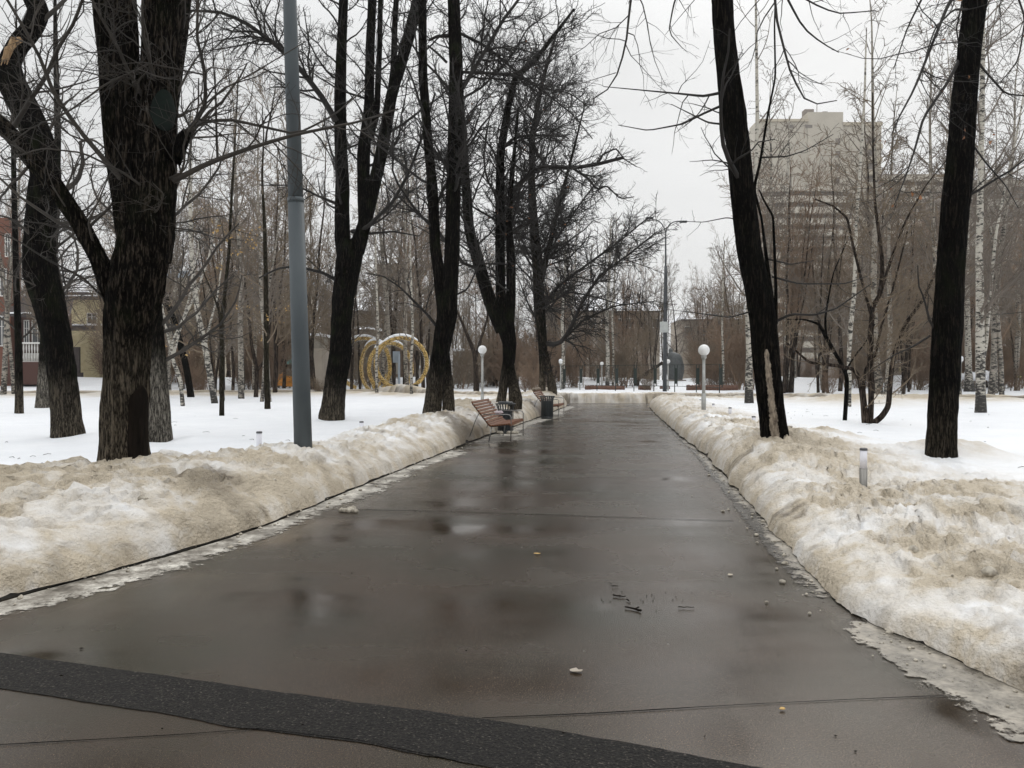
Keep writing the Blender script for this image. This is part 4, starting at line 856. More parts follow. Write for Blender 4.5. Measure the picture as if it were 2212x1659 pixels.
for k, (bx, by, d_, lb) in enumerate([(814, 851, 44, 'slim white birch before the golden rings, the left one of two'), (889, 855, 42, 'slim white birch before the golden rings, the right one of two')]):
    hero('birch_tree', lb, 'tree', (bx, by), [[(bx, by+1, 7.5), (bx-1, 780, 6.5), (bx+3, 720, 6), (bx, 640, 5), (bx-3, 540, 4), (bx-2, 440, 3), (bx, 330, 1.5)]], mt='birch_bark', mc='twig_birch', seed=50+k, S=10, step=.2, cfg=thick(dense(BIR, .9, .9), .009), d=d_)
hero('maple_tree', 'dark crooked forked tree behind the fence just left of the thick two-legged lime', 'tree', (1029, 836), [[(1029, 838, 13), (1028, 790, 11), (1024, 760, 10), (1008, 720, 7), (995, 690, 5), (975, 640, 3)], [(1028, 770, 8), (1040, 730, 7), (1052, 690, 5), (1060, 620, 3)]], mt='bark_far', mc='twig_brown', seed=60, S=10, step=.2, d=57, cfg=thick(dense(LIME, 1.1, 1.2), .010))
hero('dead_trunk', 'bare snow-dusted trunk leaning far over to the right behind the fence', 'tree', (1242+0, 845), [[(1242, 0, 1), (1243, 1, 1)]], cfg=[LIME[0]], seed=61) if False else None

# ------------------------------------------------------------------ background wood: a few grown kinds, copied one by one
def proto(kind, seed, h, name, mt, mc):
    rng = np.random.default_rng(seed); root = empty(name, (0, 0, 0)); tm = TM(); tc = TM()
    def stem(x0, y0, lean, hh, r0, bend=.25, K=9):
        z = np.linspace(0, 1, K); a = rng.uniform(0, 6.28); wob = np.cumsum(rng.normal(0, .05*hh/10, (K, 2)), 0)
        return np.stack([x0+math.cos(a)*lean*hh*z**1.3+wob[:, 0], y0+math.sin(a)*lean*hh*z**1.3+wob[:, 1], -.3+z*(hh+.3), r0*(1-.93*z**1.1)], 1)
    if kind == 'birch':
        st = [stem(0, 0, .05, h, h*.0095)]
        if rng.random() < .5: st.append(stem(.25, 0, .12, h*.8, h*.007))
        cfg = [dict(a=(3.0, .22, (30, 52), .19, .38, 7, .09, .05), k=dict(lmax=3.0, lmin=.5, tpow=.8), S=4), dict(a=(4.0, .15, (25, 55), .45, .55, 5, .12, -.06), k=dict(lmax=1.5, lmin=.4, rmin=.014), S=3), dict(a=(5.5, .15, (20, 55), .6, .6, 4, .10, -.28), k=dict(lmax=1.1, lmin=.25, rmin=.010), S=3)]
    elif kind == 'fan':
        st = [stem(rng.normal(0, .15), rng.normal(0, .15), .10+.10*rng.random(), h*rng.uniform(.8, 1), h*.006) for _ in range(rng.integers(3, 6))]
        cfg = [dict(a=(1.9, .18, (15, 42), .26, .45, 7, .07, .10), k=dict(lmax=4.0, lmin=.8), S=4), dict(a=(3.6, .15, (20, 45), .38, .55, 5, .09, .08), k=dict(lmax=1.8, lmin=.4, rmin=.015), S=3), dict(a=(5.0, .1, (20, 50), .5, .6, 4, .1, .03), k=dict(lmax=.9, lmin=.25, rmin=.010), S=3)]
    elif kind == 'round':
        st = [stem(0, 0, .08, h*.95, h*.0085)]
        cfg = [dict(a=(2.3, .18, (40, 75), .36, .5, 8, .12, .05), k=dict(lmax=4.6, lmin=1.0), S=4), dict(a=(3.8, .12, (30, 60), .42, .55, 5, .13, .03), k=dict(lmax=2.0, lmin=.4, rmin=.015), S=3), dict(a=(5.4, .1, (25, 60), .5, .6, 4, .14, 0), k=dict(lmax=.9, lmin=.2, rmin=.010), S=3)]
    else:  # shrub
        st = [stem(rng.normal(0, .3), rng.normal(0, .3), .25+.25*rng.random(), h*rng.uniform(.7, 1), .022) for _ in range(16)]
        cfg = [dict(a=(5.0, .08, (20, 55), .45, .6, 5, .14, .04), k=dict(lmax=1.5, lmin=.3, rmin=.012), S=3), dict(a=(9, .08, (20, 65), .5, .6, 4, .16, 0), k=dict(lmax=.8, lmin=.15, rmin=.010), S=3)]
    for s in st: stem_tube(tm, s, S=8, step=.35, rough=.04, flare=True, seed=seed)
    crown_from(tc, rng, [np.array(resample(s, 12)) for s in st], cfg)
    tm.build('trunk' if kind != 'shrub' else 'stems', mt, root); tc.build('crown', mc, root)
    return root
PR = {'birch': [proto('birch', 101+i, 15, 'birch_tree', 'birch_bark_far', 'twig_birch') for i in range(4)],
      'fan': [proto('fan', 121+i, 15, 'bare_tree', 'bark_far', ['twig_brown', 'twig_red', 'twig_brown'][i]) for i in range(3)],
      'round': [proto('round', 131+i, 12, 'bare_tree', 'bark_far', ['twig_brown', 'twig_red', 'twig_birch'][i]) for i in range(3)],
      'shrub': [proto('shrub', 141+i, 3.0, 'bare_shrub', 'twig_red' if i else 'twig_brown', ['twig_red', 'twig_brown', 'twig_red'][i]) for i in range(3)]}
used = set()
def place(kind, i, x, y, s, rz, label, group, z=None, sz=1):
    pr = PR[kind][i % len(PR[kind])]
    o = pr if pr.name not in used else copy_tree(pr); used.add(pr.name)
    o.location = (x, y, H(x, y) if z is None else z); o.scale = (s, s, s*sz); o.rotation_euler = (0, 0, rz)
    tag(o, label, 'tree' if kind != 'shrub' else 'shrub', group); return o
rnd = random.Random(77)
GL = 'bare trees of the wood left of the fenced path end'; GM = 'bare trees behind the green fence'; GR = 'bare trees of the wood on the right'
def bgtrees(n, xr, dr, kinds, hr, label, group, seed, avoid=()):
    r = random.Random(seed); k = 0; pts = []
    while k < n:
        x = r.uniform(*xr); d_ = r.uniform(*dr)
        if any(a < x < b for a, b in avoid): continue
        if 1420 < x < 1505 and d_ < 88: continue
        if x < 245 and d_ < 92 and r.random() < .85: continue
        X = (x-CX)/FD*d_
        if any((X-p[0])**2+(d_-p[1])**2 < 3.2 for p in pts): continue
        pts.append((X, d_)); kind = r.choice(kinds); h0 = {'birch': 15, 'fan': 15, 'round': 12}[kind]; hh = r.uniform(*hr)
        place(kind, r.randrange(4), X, d_, hh/h0, r.uniform(0, 6.28), label[kind], group[kind]); k += 1
lab = lambda side: {'birch': 'white-stemmed birch among the bare trees %s' % side, 'fan': 'bare brown tree with steep fanning stems %s' % side, 'round': 'bare brown tree with a spreading crown %s' % side}
grp = lambda side: {'birch': 'birches %s' % side, 'fan': 'fanning bare trees %s' % side, 'round': 'spreading bare trees %s' % side}
S1 = 'in the wood behind the left lawn'; S2 = 'behind the green fence at the path end'; S3 = 'in the wood before the right tower blocks'
bgtrees(70, (-60, 940), (50, 100), ['birch', 'fan', 'round', 'round'], (13, 23), lab(S1), grp(S1), 1)
bgtrees(20, (0, 620), (34, 52), ['birch', 'round', 'fan'], (9, 17), lab('thinly set on the left lawn'), grp('thinly set on the left lawn'), 9, avoid=[(340, 470)])
bgtrees(28, (930, 1330), (72, 105), ['fan', 'round', 'birch'], (11, 16), lab(S2), grp(S2), 2)
bgtrees(20, (1330, 1600), (80, 120), ['fan', 'fan', 'round'], (12, 17), lab(S2), grp(S2), 3)
bgtrees(60, (1620, 2290), (48, 95), ['birch', 'round', 'round', 'fan'], (12, 20), lab(S3), grp(S3), 4)
bgtrees(8, (1650, 2280), (36, 50), ['birch'], (16, 23), {'birch': 'tall pale birch nearest behind the right dirty snow ridge'}, {'birch': 'tall birches behind the right snow ridge'}, 6)
r_ = random.Random(31)
for i in range(115):
    x = r_.uniform(-80, 2300); d_ = r_.uniform(62, 98)
    if 1420 < x < 1505 and d_ < 88: continue
    if x < 240 and r_.random() < .93: continue
    if x < 640 and r_.random() < .4: continue
    s = r_.uniform(.9, 2.0)
    side = 'left of the golden rings' if x < 840 else ('behind the green fence' if x < 1620 else 'in the right wood')
    place('shrub', r_.randrange(3), (x-CX)/FD*d_, d_, s, r_.uniform(0, 6.28), 'dense red-brown leafless shrub %s' % side, 'leafless shrubs %s' % side)
for i, (x, y, d_, s, lb) in enumerate([(1140, 850, 52, .62, 'snow-dusted low shrub left of the fence posts, behind the two-legged lime'), (1400, 845, 62, .6, 'snow-dusted scrub at the foot of the tall street lamp'), (1790, 840, 48, .5, 'low shrub with withered leaves on the dirty ridge right of the snow-plastered trunk'),
      (2180, 820, 60, 1.0, 'rust-brown shrub in front of the shop at the right edge'), (690, 838, 46, .5, 'thin twiggy shrub between the light pole and the many-stemmed lime'), (430, 830, 52, .6, 'tangled dark shrub between the slanting black trunk and the old birch')]):
    place('shrub', i, (x-CX)/FD*d_, d_, s, i*1.1, lb, None)

# ------------------------------------------------------------------ things
def globe_lamp(x, y, top, label, d=None, snow=False, gr=.165, off=0):
    if d is None: d = gd(x, y)
    b = P(x, y, d); zt = P(x, top, d)[2]; root = empty('globe_lamp', b, label, 'street lamp', 'white globe lamps of the park')
    h = zt-b[2]
    mb = MB(); mb.tube([(b[0], b[1], b[2]-.3), (b[0], b[1], zt-2*gr-.06)], [.055, .042], 12); mb.tube([(b[0], b[1], b[2]-.3), (b[0], b[1], b[2]+.5)], .065, 12); mb.build('post', 'galv', root, True)
    mb = MB(); mb.lathe([(.045, -.10), (.075, -.06), (.08, .03), (.06, .05)], (b[0], b[1], zt-2*gr), 14); mb.build('collar', 'galv', root, True)
    mb = MB(); mb.ball((b[0], b[1], zt-gr), gr, 12); mb.build('globe', 'globe_white', root, True)
    if snow:
        mb = MB(); mb.lathe([(gr*.9, 0), (gr*.95, .05), (gr*.7, .14), (gr*.25, .18)], (b[0], b[1], zt-gr+.05), 16); mb.build('snow_cap', 'snow_cap', root, True)
    return root
globe_lamp(1520, 887, 744, 'white globe lamp on a tall grey post, nearest one right of the path')
globe_lamp(1443, 840, 776, 'white globe lamp right beside the foot of the tall street lamp', d=61)
globe_lamp(1300, 839, 781.5, 'white globe lamp behind the hedges at the middle of the green fence', d=68)
globe_lamp(1042, 880, 746, 'white globe lamp rising behind the near bench, crossed by twigs', d=30)
globe_lamp(1211, 841, 777, 'snow-topped globe lamp beside the birch at the left end of the fence', d=63, snow=True)
globe_lamp(2075, 846, 771, 'snow-topped globe lamp between the right black trunk and the birches', d=52, snow=True)
globe_lamp(905, 832, 789, 'small distant globe lamp seen through the biggest golden ring', d=84)
globe_lamp(1121, 825, 790, 'very distant small globe lamp, left one of a close pair', d=100); globe_lamp(1128, 825, 789, 'very distant small globe lamp, right one of a close pair', d=98)
globe_lamp(1384, 825, 795, 'tiny far globe lamp before the leaning trunk behind the fence', d=120)

# grey light pole at the left bank
def pole_big():
    d = gd(655, 965); b = P(655, 968, d); t = P(626, 0, d); k = (t-b)/(t[2]-b[2]); top = b+k*8.2
    root = empty('light_pole', b, 'plain grey-blue painted light pole standing in the left snow bank', 'light pole')
    zj = P(0, 433, d)[2]; j = b+k*(zj-b[2])
    mb = MB(); mb.tube([b-k*.4, b+k*1.2, j], [19.5/FD*d, 18.6/FD*d, 17/FD*d], 28); mb.build('lower_tube', 'pole_paint', root, True)
    mb = MB(); mb.tube([j+k*.012, (j+top)/2, top], [15.8/FD*d, 14.6/FD*d, 12/FD*d], 28); mb.build('upper_tube', 'pole_paint', root, True)
    mb = MB(); mb.tube([j-k*.03, j+k*.035], 17.6/FD*d, 28); mb.build('joint_ring', 'pole_paint', root, True)
    mb = MB(); mb.tube([top, top+np.array((0, .3, .25)), top+np.array((.1, 1.2, .35))], [.05, .045, .04], 10); mb.build('arm', 'pole_paint', root, True)
    mb = MB(); mb.box(top+np.array((.12, 1.5, .36)), (.25, .7, .12), 0, .03); mb.build('lamp_head', 'pole_dark', root)
pole_big()
# tall twin street lamp at the path end
def street_lamp():
    d = 58.; b = P(1436, 841, d); root = empty('street_lamp', b, 'tall dark street lamp with two curved arms and a grey box on its pole', 'street lamp')
    s = d/FD; X = lambda x, y: P(x, y, d)
    mb = MB(); mb.tube([b-np.array((0, 0, .4)), X(1437, 690), X(1438, 600), X(1438, 575)], [4.6*s, 4.2*s, 3.6*s, 3.2*s], 14); mb.build('lower_pole', 'pole_dark', root, True)
    mb = MB(); mb.tube([X(1438, 575), X(1438, 500)], [1.9*s, 1.5*s], 12); mb.build('upper_pole', 'pole_dark', root, True)
    for pts, hd in (([(1438, 505), (1436, 495), (1430, 484), (1424, 478), (1415, 475), (1409, 474)], (1403, 471)), ([(1438, 505), (1440, 495), (1446, 485), (1454, 480), (1463, 478), (1470, 478)], (1476, 479))):
        mb = MB(); mb.tube([X(*p) for p in pts], 1.2*s, 8); a = mb.build('arm', 'pole_dark', root, True)
        c = X(*hd); mb = MB(); mb.box(c, (.55, .28, .14), 0, .04); l = mb.build('lamp_head', 'pole_dark', root)
    c = X(1433, 707); mb = MB(); mb.box(c+np.array((0, -.22, 0)), (17*s, .25, 23*s), 0, .02); mb.build('cabinet', 'paint_grey', root)
    mb = MB(); mb.tube([X(1442, 640)+np.array((0, -.1, 0)), X(1443, 700)+np.array((0, -.15, 0)), X(1441, 770)+np.array((0, -.1, 0))], .025, 6); mb.build('cable_drop', 'rubber', root)
noisy('paint_grey', (.40, .42, .41), (.50, .52, .50), .5, 4, bs=0)
street_lamp()
def cable(pts, label, r=.018):
    mb = MB(); mb.tube(pts, r, 6); o = mb.build('overhead_cable', 'rubber'); tag(o, label, 'cable'); return o
a = P(1439, 668, 58); b_ = P(2330, 662, 45); pts = [a*(1-t)+b_*t-np.array((0, 0, 1.1*4*t*(1-t)*.75)) for t in np.linspace(0, 1, 30)]
cable(pts, 'black overhead cable sagging to the right from the tall street lamp')

# bollard lights
def bollard(x, base, top, wpx, label, side):
    d = .085/wpx*FD; b = P(x, base, d); zt = P(x, top, d)[2]; r = .0425; root = empty('bollard_light', b, label, 'bollard light', 'low bollard lights in the snow')
    zs = max(b[2]+.0, H(b[0], b[1])-.25); hh = zt-b[2]; zsplit = zt-.235 if side != 'short' else b[2]-.05
    mb = MB(); mb.tube([(b[0], b[1], min(b[2], H(b[0], b[1]))-.3), (b[0], b[1], zsplit)], r*1.04, 20); mb.build('steel_tube', 'steel', root, True)
    mb = MB(); mb.tube([(b[0], b[1], zsplit), (b[0], b[1], zt-.022)], r*.96, 20); mb.build('diffuser', 'opal', root, True)
    mb = MB(); mb.lathe([(r*1.04, 0), (r*1.04, .022), (r*.8, .028)], (b[0], b[1], zt-.026), 20); mb.build('cap', 'cap_dark', root)
for a_ in [(1865, 1040, 968, 15.5, 'nearest bollard light on the right bank, steel foot and white top standing free', 0), (1706, 952, 920, 10.6, 'bollard light touching the right foot of the snow-plastered trunk', 0), (1628, 922, 899, 8.2, 'bollard light just left of the snow-plastered trunk', 0),
           (1577, 902, 880, 6.8, 'bollard light halfway between the near globe lamp and the snow-plastered trunk', 0), (1541, 888, 872, 5.4, 'bollard light closest right of the near globe lamp post', 0), (1513, 873, 863, 4.5, 'tiny bollard light closest left of the near globe lamp post', 0), (1499, 867, 859, 3.9, 'tiny bollard light second left of the near globe lamp post', 0), (1480, 861, 854, 3.3, 'farthest tiny bollard light on the right bank', 0),
           (560, 966, 932, 12.3, 'bollard light on the left lawn between the forked lime and the grey light pole', 'short'), (781, 928, 910, 9, 'bollard light on the left lawn right of the many-stemmed lime', 'short'), (1067, 878, 865, 5, 'small bollard light behind the backrest of the near bench', 'short')]: bollard(*a_)

# benches
def bench(y0, x_front, label, ln=1.95, snow=False):
    """near end at distance y0; front legs at x_front; bench runs away along the path"""
    root = empty('park_bench', (x_front, y0, 0), label, 'bench', 'slatted wooden benches by the path'); sl = .165
    def W_(u, v, z): return (x_front-u+v*sl, y0+v+u*sl, z)        # u = back from front edge, v = along
    prof = [(0.0, .425)]
    seat = [(.03+.052*i, .43-.006*i) for i in range(8)]; curve = [(.455, .392), (.495, .425)]
    back = [(.53+.048*i, .475+.062*i) for i in range(8)]
    mb = MB(); mb2 = MB()
    def slat(mbx, u, z, tilt, wd=.046, th=.028):
        du, dz = math.cos(tilt)*wd/2, math.sin(tilt)*wd/2; nu, nz = -math.sin(tilt)*th/2, math.cos(tilt)*th/2
        vs = [W_(u+a*du+b*nu, v, z+a*dz+b*nz) for v in (0, ln) for a, b in ((-1, -1), (1, -1), (1, 1), (-1, 1))]
        mbx.add(vs, [(3, 2, 1, 0), (4, 5, 6, 7), (0, 1, 5, 4), (1, 2, 6, 5), (2, 3, 7, 6), (3, 0, 4, 7)])
    for u, z in seat: slat(mb, u, z, -.1)
    slat(mb, 0.0, .405, 1.35)
    for u, z in curve: slat(mb2, u, z, .5)
    for u, z in back: slat(mb2, u, z, .90, .052)
    mb.build('seat', 'bench_wood', root); mb2.build('backrest', 'bench_wood', root)
    for v in (.06, ln-.06):
        mb = MB(); pl = [(u, z-.022) for u, z in [(0.0, .40)]+seat+curve+back]
        mb.tube([W_(u+.012, v, z) for u, z in pl], .014, 8); mb.build('side_rail', 'roof_dark', root)
        mb = MB(); mb.tube([W_(-.005, v, 0), W_(-.01, v, .58), W_(.02, v, .625), W_(.07, v, .64), W_(.62, v, .635)], .0115, 8); mb.build('armrest', 'wire_metal', root, True)
        mb = MB(); mb.tube([W_(.42, v, .39), W_(.50, v, .0)], .0115, 8); mb.build('leg', 'wire_metal', root, True)
        mb = MB(); mb.tube([W_(.72, v, .66), W_(.80, v, .50), W_(.98, v, 0)], .010, 8); mb.build('leg', 'wire_metal', root, True)
    if snow:
        mb = MB(); ps = [W_(back[-1][0]+.02, v, back[-1][1]+.07+.015*math.sin(v*9)) for v in np.linspace(.02, ln-.02, 14)]; mb.tube(ps, .055, 8); mb.build('snow_cap', 'snow_smear', root, True)
    return root
bench(17.75, -.04, 'near empty bench with reddish wooden slats and thin metal legs on the left kerb side')
bench(27.6, 1.62, 'far snow-topped bench half hidden behind the far litter bin', snow=True)
pb = P(1060+35, 903, 18.1); pb[0] = -.30; pb[2] = .645
mb = MB(); rr = random.Random(3)
for k in range(6): mb.lathe([(.02, -.03), (.045*rr.uniform(.7, 1.2), 0), (.03, .035), (.008, .05)], (pb[0]+rr.uniform(-.06, .06), pb[1]+rr.uniform(-.03, .03), pb[2]+rr.uniform(.0, .03)), 7, 1.3, .8)
tag(mb.build('crumpled_wrapper', 'litter_pale'), 'crumpled pinkish-grey wrapper lying on the armrest of the near bench', 'litter')

def bin_(x, base, label, snow=False, lid=True, d=None):
    b = P(x, base, d); b[2] = 0; root = empty('litter_bin', b, label, 'litter bin', 'black ribbed litter bins')
    mb = MB(); mb.lathe([(.16, .03), (.17, .05), (.175, .60), (.17, .62)], b, 20); mb.build('liner', 'bin_paint', root, True)
    mb = MB()
    for k in range(20):
        a = 2*math.pi*k/20; pr = [(.175, .05), (.195, .08), (.197, .62), (.215, .70), (.25, .765)]
        cs, sn = math.cos(a), math.sin(a)
        vs = []; 
        for r, z in pr:
            for du in (-.014, .014):
                for dr in (0, .012): vs.append((b[0]+(r+dr)*cs-du*sn, b[1]+(r+dr)*sn+du*cs, b[2]+z))
        fs = []
        for i in range(4):
            o = i*4; fs += [(o+1, o+3, o+7, o+5), (o, o+4, o+6, o+2), (o, o+1, o+5, o+4), (o+2, o+6, o+7, o+3)]
        mb.add(vs, fs)
    mb.build('ribs', 'bin_paint', root)
    mb = MB(); mb.lathe([(.14, 0), (.205, .0), (.205, .05), (.19, .09), (.14, .09)], b, 24); mb.build('base', 'bin_paint', root, True)
    mb = MB(); mb.tube([(b[0]+.262*math.cos(t), b[1]+.262*math.sin(t), .775) for t in np.linspace(0, 2*math.pi, 33)], .012, 6); mb.build('rim', 'bin_paint', root, True)
    mb = MB(); mb.lathe([(.20, 0), (.20, .035), (.17, .055), (.02, .06)], (b[0], b[1], .775), 24)
    if lid: mb.build('lid', 'bin_paint', root, True)
    if snow:
        mb = MB()
        for k in range(7): q = random.Random(k); mb.lathe([(.05, -.02), (.08, .01), (.05, .05), (.01, .06)], (b[0]+q.uniform(-.25, .3), b[1]-.22+q.uniform(-.08, .05), .02), 7)
        root['note'] = 0; del root['note']; o = mb.build('snow_heap', 'clod', None, True); tag(o, 'small heap of slush around the foot of the near litter bin', 'snow heap')
bin_(1092, 937, 'near litter bin standing just behind the near bench', True, True, d=20.6)
bin_(1182, 905, 'far litter bin standing free at the path edge before the far bench', False, False, d=27)

# golden light rings
def ring(cxp, cyp, Rm, d, yaw, label):
    c = P(cxp, cyp, d); z0 = H(c[0], c[1]); root = empty('light_ring', (c[0], c[1], z0), label, 'light ring', 'golden tinsel rings'); ca, sa = math.cos(yaw), math.sin(yaw)
    def pt(t, r): return np.array((c[0]+r*math.cos(t)*ca, c[1]+r*math.cos(t)*sa, c[2]+r*math.sin(t)))
    t0 = -math.asin(min(.95, (c[2]-z0+.25)/Rm)); ts = np.linspace(t0, math.pi-t0, 90)
    S = 18; cen = np.array([pt(t, Rm) for t in ts]); V = []; 
    for i, t in enumerate(ts):
        rad = np.array((math.cos(t)*ca, math.cos(t)*sa, math.sin(t))); nrm = np.array((-sa, ca, 0))
        for k in range(S):
            a = 2*math.pi*k/S; rr = .13*(1+.35*(random.Random(i*31+k).random()-.5)); V.append(cen[i]+(rad*math.cos(a)+nrm*math.sin(a))*rr)
    F = [(i*S+k, i*S+(k+1) % S, (i+1)*S+(k+1) % S, (i+1)*S+k) for i in range(len(ts)-1) for k in range(S)]
    mb = MB(); mb.add(V, F); mb.build('tinsel_tube', 'gold_tinsel', root)
    mb = MB(); mb.tube([pt(t, Rm+.155) for t in np.linspace(math.pi*.30, math.pi*.74, 30)], [.03+.09*math.sin(math.pi*i/29)**.5 for i in range(30)], 8); mb.build('snow_cap', 'snow_cap', root, True)
    mb = MB()
    for t in np.linspace(t0+.1, math.pi-t0-.1, 70):
        p = pt(t, Rm-.185)+np.array((sa*.06, -.05, 0)); mb.box(p, (.035, .035, .035))
    mb.build('bulb_string', 'paint_white', root)
K3 = lambda x, y: ((700+x*.1808)*.9217, (700+y*.1808)*.9217)
for (x, y, r_px, d, yaw, lb) in [(1335, 835, 330, 52, .25, 'largest golden ring, frontmost and rightmost of the four'), (1195, 900, 325, 53.5, .72, 'golden ring second from the right, seen half edge-on'), (992, 885, 325, 55, -.80, 'golden ring third from the right, seen half edge-on with snowy left shoulder'), (850, 840, 330, 57, .3, 'golden ring farthest left, mostly hidden behind the many-stemmed lime')]:
    q = K3(x, y); ring(q[0], q[1], r_px*.1808*.9217/FD*d, d, yaw, lb)
b = P(862, 838, 56); root = empty('sign_post', b, 'pale grey-blue post with flat panel inside the golden rings', 'post')
mb = MB(); mb.box((b[0], b[1], b[2]+1.1), (.14, .14, 2.6)); mb.build('post', 'roof_blue', root); mb = MB(); mb.box((b[0]-.2, b[1]+.1, b[2]+2.2), (.5, .05, .8)); mb.build('panel', 'roof_blue', root)
b = P(898, 838, 50); root = empty('floodlight_box', b, 'small black box on the snow beneath the largest golden ring', 'box'); mb = MB(); mb.box((b[0], b[1], b[2]+.08), (.30, .2, .30), 0, .02); mb.build('housing', 'rubber', root); mb = MB(); mb.box((b[0], b[1], b[2]-.1), (.06, .06, .2)); mb.build('foot', 'rubber', root)

# green fence
def fence():
    pts = [(x, tp, bs) for x, tp, bs in [(982, 795.5, 840), (1008, 795.5, 840.5), (1035, 795, 841), (1062, 794.5, 841.5), (1090, 794, 842), (1118, 793.5, 842.5), (1150, 793, 843), (1184, 792.5, 843.5), (1219, 790.5, 844), (1255, 789.5, 845), (1292, 789, 846), (1332, 788.5, 847), (1372, 788, 847.5), (1415, 788, 848), (1460, 787.5, 849), (1507, 787, 851), (1557, 786.5, 853)]]
    W3 = [P(x, bs, 2.05*FD/(bs-tp)) for x, tp, bs in pts]; ztop = [P(x, tp, 2.05*FD/(bs-tp))[2] for x, tp, bs in pts]
    root = empty('park_fence', W3[8], 'long dark green mesh fence with paired posts closing the park beyond the path end', 'fence')
    for w3, zt in zip(W3, ztop):
        mb = MB()
        for dx in (-.09, .09): mb.box((w3[0]+dx, w3[1], (w3[2]+zt)/2+ .0), (.055, .055, zt-w3[2]+.0)) if dx < 0 else mb.box((w3[0]+dx, w3[1], (w3[2]+zt)/2+.25), (.055, .055, zt-w3[2]-.5))
        mb.box((w3[0], w3[1], (w3[2]+zt)/2+.2), (.16, .03, (zt-w3[2])*.55)); mb.box((w3[0], w3[1], w3[2]-.2), (.06, .06, .5)); mb.build('post', 'fence_green', root)
    mb = MB(); mw = MB()
    for i in range(len(W3)-1):
        a, b2 = W3[i], W3[i+1]
        for f in (0.99, .24): mb.tube([(a[0], a[1], a[2]+(ztop[i]-a[2])*f), (b2[0], b2[1], b2[2]+(ztop[i+1]-b2[2])*f)], .022, 4)
        n = 16
        for k in range(1, n):
            t = k/n; p = a*(1-t)+b2*t; zt = ztop[i]*(1-t)+ztop[i+1]*t; mw.tube([(p[0], p[1], p[2]+(zt-p[2])*.24), (p[0], p[1], zt)], .0022, 3, False)
    mb.build('rails', 'fence_green', root); mw.build('mesh_wires', 'fence_green', root)
fence()
# clipped hedges
for i, (x0, x1, y0, y1, d, lb) in enumerate([(1265, 1348, 833, 843, 64, 'low clipped brown hedge at the left, first behind the fence'), (1380, 1404, 833, 843, 64, 'short clipped brown hedge in the gap left of the street lamp'), (1427, 1445, 834, 842, 66, 'small clipped brown hedge stub at the street lamp foot'), (1484, 1592, 832, 843, 62, 'long clipped brown hedge behind the fence right of the globe lamp')]):
    a, b2 = P(x0, y1, d), P(x1, y1, d); h = (y1-y0)/FD*d; n = 40; V = []; F = []
    for k in range(n+1):
        t = k/n; e = .15 if 0 < k < n else 0; p = a*(1-t)+b2*t
        for (dy, dz) in ((-.4, -.3), (-.45, h*.6), (-.35, h), (.35, h), (.45, h*.6), (.4, -.3)):
            V.append((p[0]+rnd.uniform(-.03, .03), p[1]+dy+rnd.uniform(-.06, .06), p[2]+dz*(1+rnd.uniform(-.12, .12))))
        if k:
            for j in range(5): F.append(((k-1)*6+j, (k-1)*6+j+1, k*6+j+1, k*6+j))
    F += [(0, 1, 2, 3, 4, 5), tuple(n*6+5-j for j in range(6))]
    mb = MB(); mb.add(V, F); tag(mb.build('clipped_hedge', 'hedge'), lb, 'hedge')
# leaning bare log and statue
a = [K_ for K_ in [(1270*0+1300+1075*.1808, 700+1060*.1808), (1300+1110*.1808, 700+1020*.1808), (1300+1200*.1808, 700+960*.1808), (1300+1300*.1808, 700+900*.1808), (1300+1400*.1808, 700+825*.1808)]]
pp = [P(x*.9217, y*.9217, 72) for x, y in a]; root = empty('leaning_trunk', pp[0], 'bare sawn-off trunk leaning far to the right before the dark statue', 'tree')
mb = MB(); mb.tube([pp[0]-np.array((.1, 0, .5))]+pp, [.28, .22, .17, .17, .15, .14], 10); mb.build('trunk', 'bark_far', root, True)
mb = MB(); mb.tube([pp[-1], pp[-1]+np.array((.18, 0, .12))], .145, 10); mb.build('cut_end', 'paint_white', root)
mb = MB(); mb.tube([pp[1], pp[1]+np.array((-.3, .1, 1.2)), pp[1]+np.array((-.2, .1, 2.6))], [.08, .05, .02], 6); mb.build('side_shoot', 'bark_far', root)
def statue():
    d = 78.; s = .1808*.9217/FD*d; b = P((1300+1560*.1808)*.9217, (700+1050*.1808)*.9217, d); root = empty('statue', b, 'dark grey-green bronze statue of a hunched robed figure seen from behind, beyond the fence', 'statue')
    rows_ = [(1070, 1468, 1655), (1030, 1468, 1655), (960, 1455, 1668), (900, 1452, 1668), (840, 1452, 1662), (790, 1455, 1652), (760, 1458, 1645), (735, 1464, 1630), (715, 1470, 1610), (702, 1474, 1580), (694, 1478, 1550), (688, 1478, 1535), (680, 1474, 1531), (668, 1475, 1530), (655, 1480, 1524), (646, 1488, 1514), (640, 1498, 1506)]
    V = []; F = []; S = 28
    for i, (y, x0, x1) in enumerate(rows_):
        p = P((1300+(x0+x1)/2*.1808)*.9217, (700+y*.1808)*.9217, d); hw = (x1-x0)/2*s
        for k in range(S):
            t = 2*math.pi*k/S; f = 1+.05*math.sin(t*7+y*.01)*(1 if y > 720 else .3); V.append((p[0]+hw*f*math.cos(t), d+hw*.75*f*math.sin(t), p[2]))
    for i in range(len(rows_)-1):
        for k in range(S): F.append((i*S+k, (i+1)*S+k, (i+1)*S+(k+1) % S, i*S+(k+1) % S))
    F.append(tuple((len(rows_)-1)*S+k for k in range(S)))
    mb = MB(); mb.add(V, F); o = mb.build('figure', 'bronze', root, True)
    p = P((1300+1660*.1808)*.9217, (700+880*.1808)*.9217, d); mb = MB(); mb.tube([p+np.array((-.15, 0, .6)), p, p+np.array((.02, -.1, -.7))], [.14, .16, .10], 10); mb.build('arm', 'bronze', root, True)
    mb = MB(); mb.box((b[0], d, b[2]-.35), (1.9, 1.6, .7), 0, .05); mb.build('plinth', 'stone', root)
